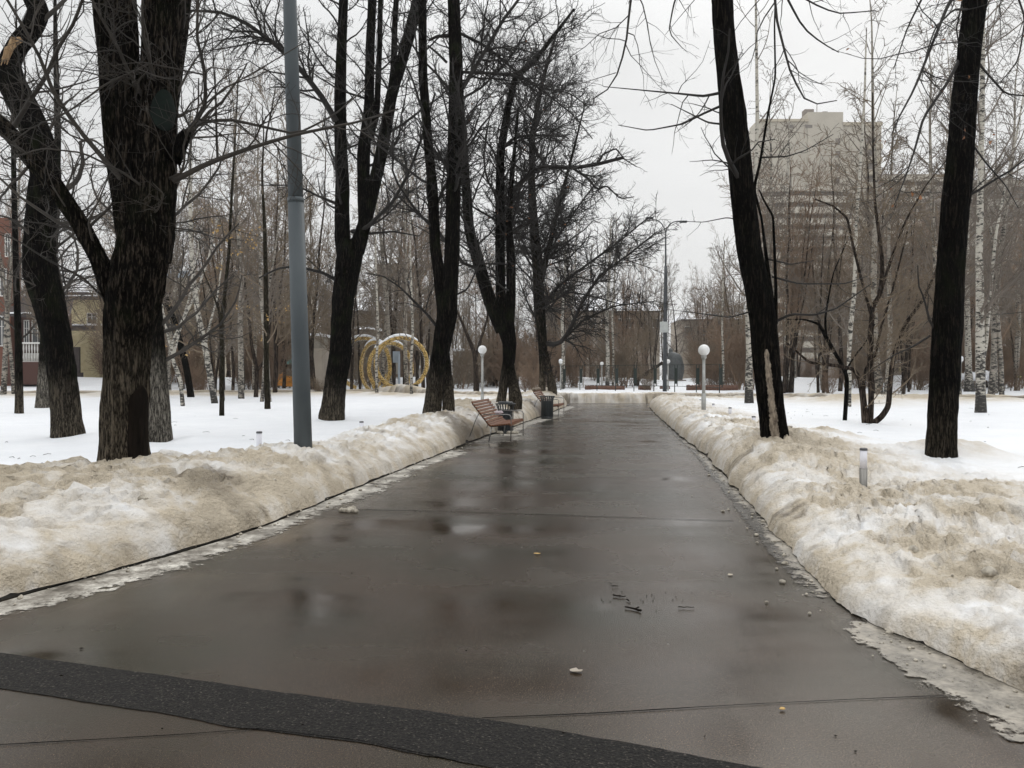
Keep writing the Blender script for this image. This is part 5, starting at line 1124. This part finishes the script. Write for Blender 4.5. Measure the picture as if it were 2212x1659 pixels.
statue()

# ------------------------------------------------------------------ buildings
def facade(root, x0, x1, z0, z1, y, wallmat, depth=10, name='wall'):
    mb = MB(); mb.box(((x0+x1)/2, y+depth/2, (z0+z1)/2), (x1-x0, depth, z1-z0)); return mb.build(name, wallmat, root)
def window(root, cx, cz, w_, h_, y, frame='paint_white', pane='glass_dark', bars=True):
    t = .07 if w_ < 2 else .1; mb = MB()
    for (px, pz, sx, sz) in ((cx, cz+h_/2-t/2, w_, t), (cx, cz-h_/2+t/2, w_, t), (cx-w_/2+t/2, cz, t, h_-2*t), (cx+w_/2-t/2, cz, t, h_-2*t)): mb.box((px, y-.04, pz), (sx, .10, sz))
    if bars: mb.box((cx, y-.045, cz), (t*.7, .08, h_-2*t)); mb.box((cx, y-.047, cz+h_*.15), (w_-2*t, .07, t*.6))
    f = mb.build('window', frame, root); mb = MB(); mb.box((cx, y-.012, cz), (w_-2*t+.01, .03, h_-2*t+.01))
    me = mb.build('pane', pane, None); me.data.transform(Matrix.Translation([-v for v in root.location])); me.parent = f
    return f
def pz(y, d): return float(P(0, y, d)[2])
def px(x, d): return float(P(x, 800, d)[0])
# red brick villa, far left
d = 72.; root = empty('brick_villa', (px(40, d), d, 0), 'red brick villa with white windows and a white balustrade at the left edge', 'building')
facade(root, px(-260, d), px(24, d), 0, pz(470, d), d, 'brick_red', 1.6); facade(root, px(24.1, d), px(120, d), 0, pz(672, d), d+.9, 'brick_dark', 1.8, 'bay_wall')
mb = MB(); mb.box((px(70, d), d+.1, pz(806, d)), (px(116, d)-px(24, d)+.1, 1.4, pz(782, d)-pz(830, d))); mb.build('plinth', 'brick_dark', root)
for (x, y, w_, h_) in ((6, 715, 26, 66), (4, 610, 26, 60), (-60, 715, 30, 66), (-60, 610, 30, 60), (20, 530, 12, 50)): window(root, px(x, d), pz(y, d), w_/FD*d, h_/FD*d, d)
for (x, y, w_, h_) in ((70, 716, 25, 52), (46, 716, 12, 52)): window(root, px(x, d), pz(y, d), w_/FD*d, h_/FD*d, d+.9)
mb = MB(); mb.box((px(66, d), d+.25, pz(741, d)), (44/FD*d, .35, .16)); mb.box((px(66, d), d+.25, pz(782, d)), (44/FD*d, .35, .16)); mb.box((px(66, d), d+.5, pz(772, d)), (42/FD*d, .1, .8)); mb.build('balustrade_rail', 'paint_white', root)
for k in range(7):
    mb = MB(); c = (px(48+6*k, d), d+.25, pz(782, d)); hh = pz(741, d)-pz(782, d); mb.lathe([(.05, 0), (.09, hh*.25), (.04, hh*.5), (.075, hh*.7), (.05, hh)], c, 10); mb.build('baluster', 'paint_white', root, True)
mb = MB(); mb.add([(px(20, d), d-1.2, pz(680, d)), (px(168, d), d-1.2, pz(690, d)), (px(128, d), d+2.5, pz(640, d)), (px(20, d), d+2.5, pz(632, d)), (px(20, d), d-1.2, pz(684, d)), (px(168, d), d-1.2, pz(694, d))], [(0, 1, 2, 3), (4, 5, 1, 0)]); rf = mb.build('roof', 'roof_dark', root)
mb = MB(); mb.box((px(60, d), d-1.1, pz(678, d)), (44/FD*d, .3, .12)); mb.box((px(150, d), d-1.1, pz(683, d)), (26/FD*d, .3, .12)); mb.build('roof_snow', 'snow_cap', root)
# pale yellow house behind
d = 88.; root = empty('yellow_house', (px(190, d), d, 0), 'pale yellow low house with snow-lined eaves behind the huge forked lime', 'building')
facade(root, px(120, d), px(420, d), 0, pz(640, d), d, 'render_yellow', 4)
mb = MB(); mb.box((px(270, d), d-.6, pz(645, d)), (310/FD*d, 1.4, .3)); mb.box((px(170, d), d-.3, pz(636, d)), (60/FD*d, 1.0, .35)); mb.build('eaves', 'roof_dark', root)
mb = MB(); mb.box((px(270, d), d-.6, pz(641, d)), (308/FD*d, 1.3, .14)); mb.box((px(170, d), d-.3, pz(631, d)), (58/FD*d, .9, .14)); mb.build('roof_snow', 'snow_cap', root)
for x in (200, 245, 300, 350, 395): window(root, px(x, d), pz(688, d), 22/FD*d, 24/FD*d, d)
for x in (340, 370, 400): window(root, px(x, d), pz(760, d), 16/FD*d, 40/FD*d, d)
mb = MB(); mb.box((px(260, d), d-2.5, pz(712, d)), (240/FD*d, 3.2, .35)); mb.build('canopy', 'roof_dark', root); mb = MB(); mb.box((px(260, d), d-2.5, pz(706, d)), (238/FD*d, 3.1, .16)); mb.build('canopy_snow', 'snow_cap', root)
for x in (169, 207): mb = MB(); mb.box((px(x, d), d-3.9, (pz(752, d)+0)/2), ((8 if x < 180 else 14)/FD*d, .3, pz(752, d))); mb.build('pillar', 'roof_dark', root)
mb = MB(); mb.box((px(190, d), d-3.9, pz(810, d)), (60/FD*d, .25, .55)); mb.build('low_wall', 'roof_dark', root)
# long beige block
d = 135.; root = empty('beige_apartment_block', (px(500, d), d, 0), 'long beige apartment block with pale blue roof seen through the young trees on the left', 'building')
facade(root, px(330, d), px(640, d), 0, pz(600, d), d, 'render_beige', 14); mb = MB(); mb.box((px(485, d), d+7, pz(593, d)), (314/FD*d, 15, 1.1)); mb.build('roof', 'roof_blue', root)
for j, y in enumerate((618, 648, 680, 712, 745)):
    for x in range(345, 635, 22): window(root, px(x, d), pz(y, d), 10/FD*d, 15/FD*d, d, bars=False)
# reddish gable block
d = 140.; root = empty('red_brown_block', (px(855, d), d, 0), 'dull red-brown block rising above the snowy roofs behind the golden rings', 'building')
facade(root, px(812, d), px(893, d), 0, pz(570, d), d, 'brown_wall', 14)
mb = MB(); mb.add([(px(808, d), d-.5, pz(572, d)), (px(897, d), d-.5, pz(572, d)), (px(880, d), d+6, pz(560, d)), (px(830, d), d+6, pz(560, d)), (px(808, d), d+15, pz(572, d)), (px(897, d), d+15, pz(572, d))], [(0, 1, 2, 3), (3, 2, 5, 4), (0, 3, 4), (1, 5, 2)]); mb.build('roof', 'brown_wall', root)
for j, y in enumerate((588, 612, 640)):
    for x in (824, 844, 864, 882): window(root, px(x, d), pz(y, d), 8/FD*d, 12/FD*d, d, bars=False)
# low houses with snowy roofs
def low_house(x0, x1, ye, yr, d, wall, label, name='low_house', wins=5, ridge=.5):
    root = empty(name, (px((x0+x1)/2, d), d, 0), label, 'building'); facade(root, px(x0, d), px(x1, d), 0, pz(ye, d), d, wall, 9)
    X0, X1, ze, zr = px(x0, d)-.4, px(x1, d)+.4, pz(ye, d), pz(yr, d); xi = (X1-X0)*.12
    mb = MB(); mb.add([(X0, d-.5, ze+.02), (X1, d-.5, ze+.02), (X1, d+9.5, ze+.02), (X0, d+9.5, ze+.02), (X0+xi, d+4.5, zr), (X1-xi, d+4.5, zr)], [(0, 1, 5, 4), (2, 3, 4, 5), (1, 2, 5), (3, 0, 4), (3, 2, 1, 0)]); mb.build('roof', 'snow_cap', root)
    mb = MB(); mb.box(((X0+X1)/2, d-.55, ze-.1), (X1-X0, .12, .22)); mb.build('gutter', 'roof_dark', root)
    for k in range(wins): window(root, X0+(X1-X0)*(k+.5)/wins, ze-1.7, 1.1, 1.3, d, bars=False)
low_house(756, 910, 672, 634, 102, 'brown_wall', 'low brown house with a broad snowy roof above the golden rings')
low_house(758, 800, 712, 700, 88, 'grey_wall', 'small grey shed with snow on its roof left behind the golden rings', 'shed', 2)
low_house(1188, 1425, 672, 640, 112, 'brown_wall', 'long low building with a snowy roof behind the green fence', wins=9)
low_house(1475, 1600, 690, 672, 118, 'brown_wall', 'low brown house with snowy roof right of the tall street lamp', wins=4)
d = 74.; mb = MB(); mb.box(((px(782, d)+px(860, d))/2, d, pz(790, d)), (78/FD*d, .3, pz(775, d)-pz(812, d))); o = mb.build('garden_wall', 'grey_wall'); tag(o, 'plain pale grey wall seen through the golden rings', 'wall')
d = 76.; root = empty('pavilion', (px(1000, d), d, 0), 'low grey pavilion with flat snowy roof left of the two-legged lime', 'building')
facade(root, px(978, d), px(1030, d), 0, pz(758, d), d, 'grey_wall', 5); mb = MB(); mb.box((px(1004, d), d+2.5, pz(756, d)), (56/FD*d, 5.6, .22)); mb.build('roof_snow', 'snow_cap', root); window(root, px(1012, d), pz(775, d), .9, .7, d)
# beige shed with pale top behind the light pole
d = 60.; root = empty('kiosk_shed', (px(665, d), d, 0), 'brown wooden shed with grey upper part, right behind the grey light pole', 'shed')
facade(root, px(640, d), px(697, d), 0, pz(752, d), d, 'brown_wall', 3); facade(root, px(640, d), px(690, d), pz(751.5, d), pz(725, d), d+.1, 'grey_wall', 2.8, 'upper_wall'); mb = MB(); mb.box((px(666, d), d+1.4, pz(723, d)), (60/FD*d, 3.4, .18)); mb.build('roof_snow', 'snow_cap', root)

# tower and stepped wings on the right
d = 190.; root = empty('tower_block', (px(1760, d), d, 0), 'tall beige concrete tower rising above all trees right of the path', 'building')
facade(root, px(1635, d), px(1742, d), 0, pz(262, d), d+.2, 'tower_beige', 7, 'left_wing'); facade(root, px(1742.1, d), px(1818, d), 0, pz(242, d), d, 'tower_beige', 8, 'core'); facade(root, px(1818.1, d), px(1902, d), 0, pz(270, d), d+.4, 'tower_beige', 7, 'right_wing')
mb = MB(); mb.box((px(1860, d), d+4, pz(267, d)), (86/FD*d, 8, .8)); mb.build('parapet', 'render_beige', root); mb = MB(); mb.box((px(1690, d), d+3.5, pz(260, d)), (108/FD*d, 7.4, .6)); mb.build('parapet', 'render_beige', root)
mb = MB(); c = (px(1752, d), d+3, pz(241, d)); mb.box((c[0], c[1], c[2]+.6), (2.2, 2, 1.3)); mb.box((c[0]+4, c[1], c[2]+.4), (1.2, 1, .9)); mb.tube([(c[0]+2.2, c[1], c[2]), (c[0]+2.2, c[1], c[2]+3)], .08, 6); mb.build('roof_plant', 'block_grey', root)
for x, y in ((1650, 280), (1703, 273), (1744, 273)): window(root, px(x, d), pz(y, d), 15/FD*d, 6/FD*d, d-.02, 'window_hazed', 'window_hazed', bars=False)
nf = 15
for k in range(nf):
    y = 300+28*k; 
    window(root, px(1806, d), pz(y+6, d), 11/FD*d, 15/FD*d, d, 'tower_beige', 'window_hazed', bars=False)
    window(root, px(1880, d), pz(y+2, d), 24/FD*d, 15/FD*d, d+.4, 'tower_beige', 'window_hazed', bars=False)
for k in range(nf):
    y = 318+28*k; mb = MB(); mb.box((px(1884, d), d-.3, pz(y, d)), (30/FD*d, 1.5, 1.1)); mb.build('balcony', 'render_beige', root)
def stepped(x0, x1, ytop, d, label, seed, dark=.45, pitch=24, bow=1.2, nmax=17):
    root = empty('terraced_block', (px((x0+x1)/2, d), d, 0), label, 'building'); facade(root, px(x0, d), px(x1, d), 0, pz(ytop, d), d, 'block_grey', 5)
    n = min(nmax, int((800-ytop)/pitch)); xc = (px(x0, d)+px(x1, d))/2; hw = (px(x1, d)-px(x0, d))/2
    for k in range(n):
        y = ytop+pitch*k+4; za, zb_ = pz(y, d), pz(y+pitch*(1-dark), d); V = []; F = []; m_ = 24
        for j in range(m_+1):
            u = j/m_*2-1; xx = xc+hw*u*1.01; dy = -bow*(1-abs(u)**4)-.3+.25*math.sin(u*9+seed)
            V += [(xx, d+dy, zb_), (xx, d+dy, za), (xx, d+.5, za), (xx, d+.5, zb_)]
            if j: o = (j-1)*4; F += [(o, o+4, o+5, o+1), (o+1, o+5, o+6, o+2), (o+3, o+7, o+4, o)]
        F += [(0, 1, 2, 3), (m_*4+3, m_*4+2, m_*4+1, m_*4)]
        mb = MB(); mb.add(V, F); mb.build('balcony_band', 'tower_beige', root)
        for j in range(5):
            u = (j+.5)/5*2-1; window(root, xc+hw*u*.92, (zb_+pz(y+pitch, d))/2, hw*.22, (zb_-pz(y+pitch, d))*.9, d, 'window_hazed', 'window_hazed', bars=False)
    return root
stepped(1645, 1838, 398, 172, 'lower terraced wing with rounded beige balcony bands left in front of the tall tower', 1)
stepped(1905, 2048, 376, 176, 'terraced beige and dark block between the tower and the right black trunk', 2)
d = 125.; root = empty('dark_grey_block', (px(2200, d), d, 0), 'dark grey-brown long block behind the birches at the right edge', 'building')
facade(root, px(2088, d), px(2420, d), 0, pz(388, d), d, 'block_grey', 14)
for k in range(9):
    y = 392+42*k; mb = MB(); mb.box((px(2254, d), d-.35, pz(y+6, d)), (332/FD*d, .8, 14/FD*d)); mb.build('band', 'grey_wall', root)
    for x in range(2105, 2400, 34): window(root, px(x, d), pz(y+26, d), 20/FD*d, 18/FD*d, d, 'window_hazed', 'window_hazed', bars=False)
d = 110.; root = empty('shop_front', (px(2170, d), d, 0), 'dark ground-floor shop with a white name sign and green-lit window at the right edge', 'shop')
facade(root, px(2133, d), px(2330, d), 0, pz(747, d), d, 'block_grey', 10)
mb = MB(); mb.box((px(2232, d), d-.5, pz(746, d)), (200/FD*d, 1.4, .12)); mb.build('roof_snow', 'snow_cap', root)
mb = MB(); mb.box((px(2195, d), d-.15, pz(757, d)), (25/FD*d, .2, 14.5/FD*d)); sg = mb.build('sign_board', 'sign_white', root)
cu = bpy.data.curves.new('sign_text', 'FONT'); cu.body = 'vAvedianv'; cu.size = .62; cu.align_x = 'CENTER'; cu.align_y = 'CENTER'; cu.extrude = .01; cu.shear = .2; cu.space_character = .85
tmp = bpy.data.objects.new('sign_text', cu); dg = bpy.context.evaluated_depsgraph_get(); C.objects.link(tmp); bpy.context.view_layer.update()
me = bpy.data.meshes.new_from_object(tmp.evaluated_get(bpy.context.evaluated_depsgraph_get())); bpy.data.objects.remove(tmp)
w_ = max(v.co.x for v in me.vertices)-min(v.co.x for v in me.vertices); k = 22/FD*d/w_
me.transform(Matrix.Translation((px(2195, d)-root.location.x, -.26, pz(757, d)))@Matrix.Rotation(R(90), 4, 'X')@Matrix.Scale(k, 4)); me.materials.clear(); me.materials.append(MATS['ink']); o = bpy.data.objects.new('lettering', me); C.objects.link(o); o.parent = sg
for (x, w__, pn) in ((2152, 13, 'glass_lit_green'), (2168, 16, 'glass_lit_green'), (2190, 20, 'glass_dark'), (2230, 40, 'glass_dark')): window(root, px(x, d), pz(783, d), w__/FD*d, 38/FD*d, d, 'roof_dark', pn, bars=False)
# kiosk and boards between the right trees
d = 86.; root = empty('kiosk', (px(1955, d), d, 0), 'small kiosk with white and yellow-green poster wall seen through the vase-shaped tree', 'kiosk')
facade(root, px(1930, d), px(1953, d), 0, pz(784, d), d, 'brown_wall', 3); facade(root, px(1953.1, d), px(1973, d), 0, pz(782, d), d-.05, 'panel_green', 3, 'side_wall')
mb = MB(); mb.box((px(1945, d), d+1.2, pz(781, d)), (36/FD*d, 3.6, .28)); mb.build('roof_snow', 'snow_cap', root)
for (x, y, w__, h__, mt_) in ((1957, 796, 8, 22, 'sign_white'), (1968, 795, 9, 18, 'yellow_green'), (1962, 825, 18, 9, 'panel_amber'), (1945, 797, 9, 11, 'render_yellow')):
    mb = MB(); mb.box((px(x, d), d-.16, pz(y, d)), (w__/FD*d, .08, h__/FD*d)); mb.build('poster', mt_, root)
d = 60.; b = P(2198, 846, d); root = empty('notice_post', b, 'white post with a small light-green board before the rust-brown shrub', 'sign')
mb = MB(); mb.box((b[0], b[1], b[2]+.35), (.09, .09, 1.3)); mb.build('post', 'paint_white', root); mb = MB(); mb.box((b[0], b[1]-.02, pz(814, d)), (.55, .06, .10)); mb.build('board', 'yellow_green', root)
d = 66.; b = P(2100, 812, d); V = []
mb = MB(); q = random.Random(8)
for k in range(26): mb.ball((px(2070+80*k/26, d), d+q.uniform(-.4, .4), pz(812+q.uniform(-5, 8), d)), .18+.16*q.random(), 5)
tag(mb.build('snowy_hedge', 'snow_cap', smooth=True), 'snow-covered hedge behind the right birches', 'hedge')
# playground bits behind the light pole
d = 70.; b = P(612, 803, d); root = empty('play_slide', (b[0], b[1], H(b[0], b[1])), 'bright orange playground slide glimpsed left of the grey light pole', 'play slide'); z = root.location.z
mb = MB(); mb.add([(b[0]-.7, d, z+.2), (b[0]+.9, d, z+.1), (b[0]+.9, d, z+1.0), (b[0]+.1, d, z+1.1), (b[0]-.1, d, z+1.4), (b[0]-.35, d, z+1.1), (b[0]-.8, d, z+1.5)]+[(p[0], p[1]+.5, p[2]) for p in [(b[0]-.7, d, z+.2), (b[0]+.9, d, z+.1), (b[0]+.9, d, z+1.0), (b[0]+.1, d, z+1.1), (b[0]-.1, d, z+1.4), (b[0]-.35, d, z+1.1), (b[0]-.8, d, z+1.5)]],
       [(0, 1, 2, 3, 4, 5, 6), (13, 12, 11, 10, 9, 8, 7)]+[(i, i+7, (i+1) % 7+7, (i+1) % 7) for i in range(7)]); mb.build('chute', 'orange_plastic', root)
mb = MB(); mb.box((b[0]+.5, d+.25, z), (.1, .4, .6)); mb.build('support', 'teal_plastic', root)
b = P(621, 800, d); root = empty('play_house', (b[0]+.3, d+1, H(b[0], d)), 'small teal-roofed playhouse with snow on top, half hidden by the grey light pole', 'playhouse'); z = root.location.z; c = root.location
mb = MB(); mb.add([(c[0]-.9, d+.3, z+2.1), (c[0]+1.6, d+.3, z+2.1), (c[0]+.35, d+1, z+2.9), (c[0]-.9, d+1.7, z+2.1), (c[0]+1.6, d+1.7, z+2.1)], [(0, 1, 2), (3, 0, 2), (4, 3, 2), (1, 4, 2), (0, 3, 4, 1)]); mb.build('roof', 'teal_plastic', root)
mb = MB(); mb.box((c[0]+.35, d+1, z+2.75), (.7, .6, .28), 0, .1); mb.build('snow_cap', 'snow_cap', root)
for dx in (-.7, 1.4): mb = MB(); mb.box((c[0]+dx, d+.5, z+.9), (.1, .1, 2.4)); mb.build('post', 'paint_white', root)
mb = MB(); mb.box((c[0]+.35, d+.6, z+1.2), (1.9, .06, 1.0)); mb.build('panel', 'grey_wall', root)
# parked car far behind the fence
def car():
    d = 96.; X = px(1547, d); z = H(X, d); root = empty('parked_car', (X, d, z), 'dark blue parked car far behind the fence, beside a red light', 'car')
    prof = [(-2.1, .35), (-2.15, .8), (-1.9, .95), (-1.2, 1.0), (-.7, 1.45), (.7, 1.48), (1.3, 1.02), (2.0, .92), (2.15, .6), (2.1, .35)]
    V = [(X+x, d-.85, z+h) for x, h in prof]+[(X+x, d+.85, z+h) for x, h in prof]; n = len(prof)
    mb = MB(); mb.add(V, [tuple(range(n)), tuple(range(2*n-1, n-1, -1))]+[(i, i+n, (i+1) % n+n, (i+1) % n) for i in range(n)]); mb.build('body', 'car_blue', root)
    mb = MB(); mb.add([(X-1.1, d-.87, z+1.02), (X+1.15, d-.87, z+1.02), (X+.65, d-.87, z+1.4), (X-.65, d-.87, z+1.38)], [(0, 1, 2, 3)]); mb.build('side_window', 'glass_dark', root)
    for dx in (-1.35, 1.35):
        mb = MB(); mb.tube([(X+dx, d-.9, z+.32), (X+dx, d-.68, z+.32)], .32, 16); mb.build('wheel', 'rubber', root)
    mb = MB(); mb.box((X-2.13, d-.7, z+.8), (.1, .25, .14)); mb.build('tail_light', 'tail_red', root)
car()
b = P(1520, 797, 98); root = empty('traffic_light', (b[0], b[1], 0.1), 'tiny red signal light far behind the fence', 'traffic light')
mb = MB(); mb.box((b[0], b[1], 1.0), (.08, .08, 2.0)); mb.build('post', 'pole_dark', root); mb = MB(); mb.box((b[0], b[1]-.05, b[2]), (.3, .12, .5)); mb.build('housing', 'rubber', root); mb = MB(); mb.ball((b[0], b[1]-.12, b[2]+.08), .11, 6); mb.build('red_lens', 'tail_red', root)

# ------------------------------------------------------------------ litter on the asphalt
def twig(x, y, ln, ang, label, bent=.2, r=.006, nm='fallen_twig', k=0):
    g = Gd(x, y); q = random.Random(k); pts = []
    for i in range(6):
        t = i/5-.5; pts.append((g[0]+t*ln*math.cos(ang)-bent*ln*(t*t)*math.sin(ang)+q.uniform(-.004, .004), g[1]+t*ln*math.sin(ang)+bent*ln*t*t*math.cos(ang), .009+q.random()*.006))
    mb = MB(); mb.tube(pts, [r*(1-.08*i) for i in range(6)], 6)
    if ln > .1: mb.tube([pts[2], (pts[2][0]+.03, pts[2][1]+.03, .015)], r*.6, 5)
    tag(mb.build(nm, 'bark_wound'), label, 'twig', 'dark twigs lying on the asphalt')
for k, a_ in enumerate([(1368, 1318, .13, 2.4, 'largest forked dark twig, lowest of the litter on the asphalt', .3, .008), (1337, 1291, .085, -.35, 'curved dark twig just above the largest one', .6, .006), (1328, 1269, .05, 0, 'short straight twig, topmost of the litter', .1, .004), (1482, 1315, .10, -.05, 'straight thin twig lying apart to the right', .05, .004), (1356, 1299, .04, 2.0, 'tiny twig between the curved and the largest one', .2, .005)]): twig(*a_, k=k)
def fallen(x, y, s, label, mt_, k):
    g = Gd(x, y); q = random.Random(k); V = []
    for j in range(9):
        a = 2*math.pi*j/9; rr = s*(.6+.5*q.random()); V.append((g[0]+rr*math.cos(a), g[1]+rr*math.sin(a)*.8, .010+.006*q.random()))
    V += [(v[0], v[1], .0095) for v in V]; mb = MB(); mb.add(V, [tuple(range(9)), tuple(range(17, 8, -1))]+[(i, (i+1) % 9, (i+1) % 9+9, i+9) for i in range(9)]); tag(mb.build('fallen_leaf', mt_), label, 'leaf', 'leaves lying on the asphalt')
for k, a_ in enumerate([(1160, 1198, .03, 'small orange leaf in the middle of the path', 'leaf_yellow'), (1578, 1244, .028, 'pale leaf on the wet asphalt at the right', 'render_beige'), (1243, 1452, .035, 'brown leaf flattened on the asphalt in the foreground', 'brown_wall'), (1690, 1535, .016, 'pale crumb beside the dark joint line', 'leaf_yellow')]): fallen(*a_, k)
mb = MB(); q = random.Random(12)
for k in range(40):
    x = q.gauss(1350, 60) if k < 22 else q.uniform(100, 2000); y = q.gauss(1285, 18) if k < 22 else q.uniform(1000, 1650); g = Gd(x, y)
    if kerbL(g[1])+.2 < g[0] < kerbR(g[1])-.3: mb.lathe([(.002, -.003), (.003+.005*q.random()**2, 0), (.001, .003)], (g[0], g[1], .006), 5, 1+q.random(), 1)
tag(mb.build('grit', 'bark_wound'), 'dark crumbs of bark and grit scattered over the asphalt', 'grit', None, 'stuff')
# snow chunk on the asphalt at the left
g = Gd(758, 1104); mb = MB()
for k in range(7): q = random.Random(k+40); mb.lathe([(.02, -.01), (.045*q.uniform(.6, 1.1), .005), (.03, .03), (.006, .04)], (g[0]+q.uniform(-.1, .1), g[1]+q.uniform(-.12, .12), .008), 7)
tag(mb.build('snow_chunk', 'clod', smooth=True), 'crumbled snow chunk lying on the asphalt left of the middle joint', 'snow chunk')

mb = MB(); q = random.Random(90)
for k in range(170):
    left = q.random() < .5; y = 6+22*q.random()**1.3; x = float(kerbL(y))-1.8-q.random()*y*.8 if left else float(kerbR(y))+1.2+q.random()*y*.5
    z = H(x, y)+.006; a = q.uniform(0, 3.14); l = q.uniform(.02, .16); mb.tube([(x, y, z), (x+l*.5*math.cos(a), y+l*.5*math.sin(a), z+.012), (x+l*math.cos(a+.3), y+l*math.sin(a+.3), z)], .004, 4)
tag(mb.build('lawn_litter', 'bark_wound'), 'small fallen twigs and bark crumbs scattered over the snow lawns', 'litter', None, 'stuff')
# ------------------------------------------------------------------ damp winter air
mb = MB(); mb.box((0, 205, 38.5), (900, 440, 81)); o = mb.build('haze', 'snow_cap'); o.data.materials.clear()
hm = bpy.data.materials.new('haze'); hm.use_nodes = True; hn = hm.node_tree; hn.nodes.remove(hn.nodes['Principled BSDF'])
pv = hn.nodes.new('ShaderNodeVolumePrincipled'); pv.inputs['Color'].default_value = (.96, .955, .95, 1); pv.inputs['Density'].default_value = .0004; pv.inputs['Anisotropy'].default_value = .2
hn.links.new(pv.outputs[0], hn.nodes['Material Output'].inputs['Volume']); o.data.materials.append(hm)
tag(o, 'thin damp winter air over the whole park', 'haze', None, 'stuff')
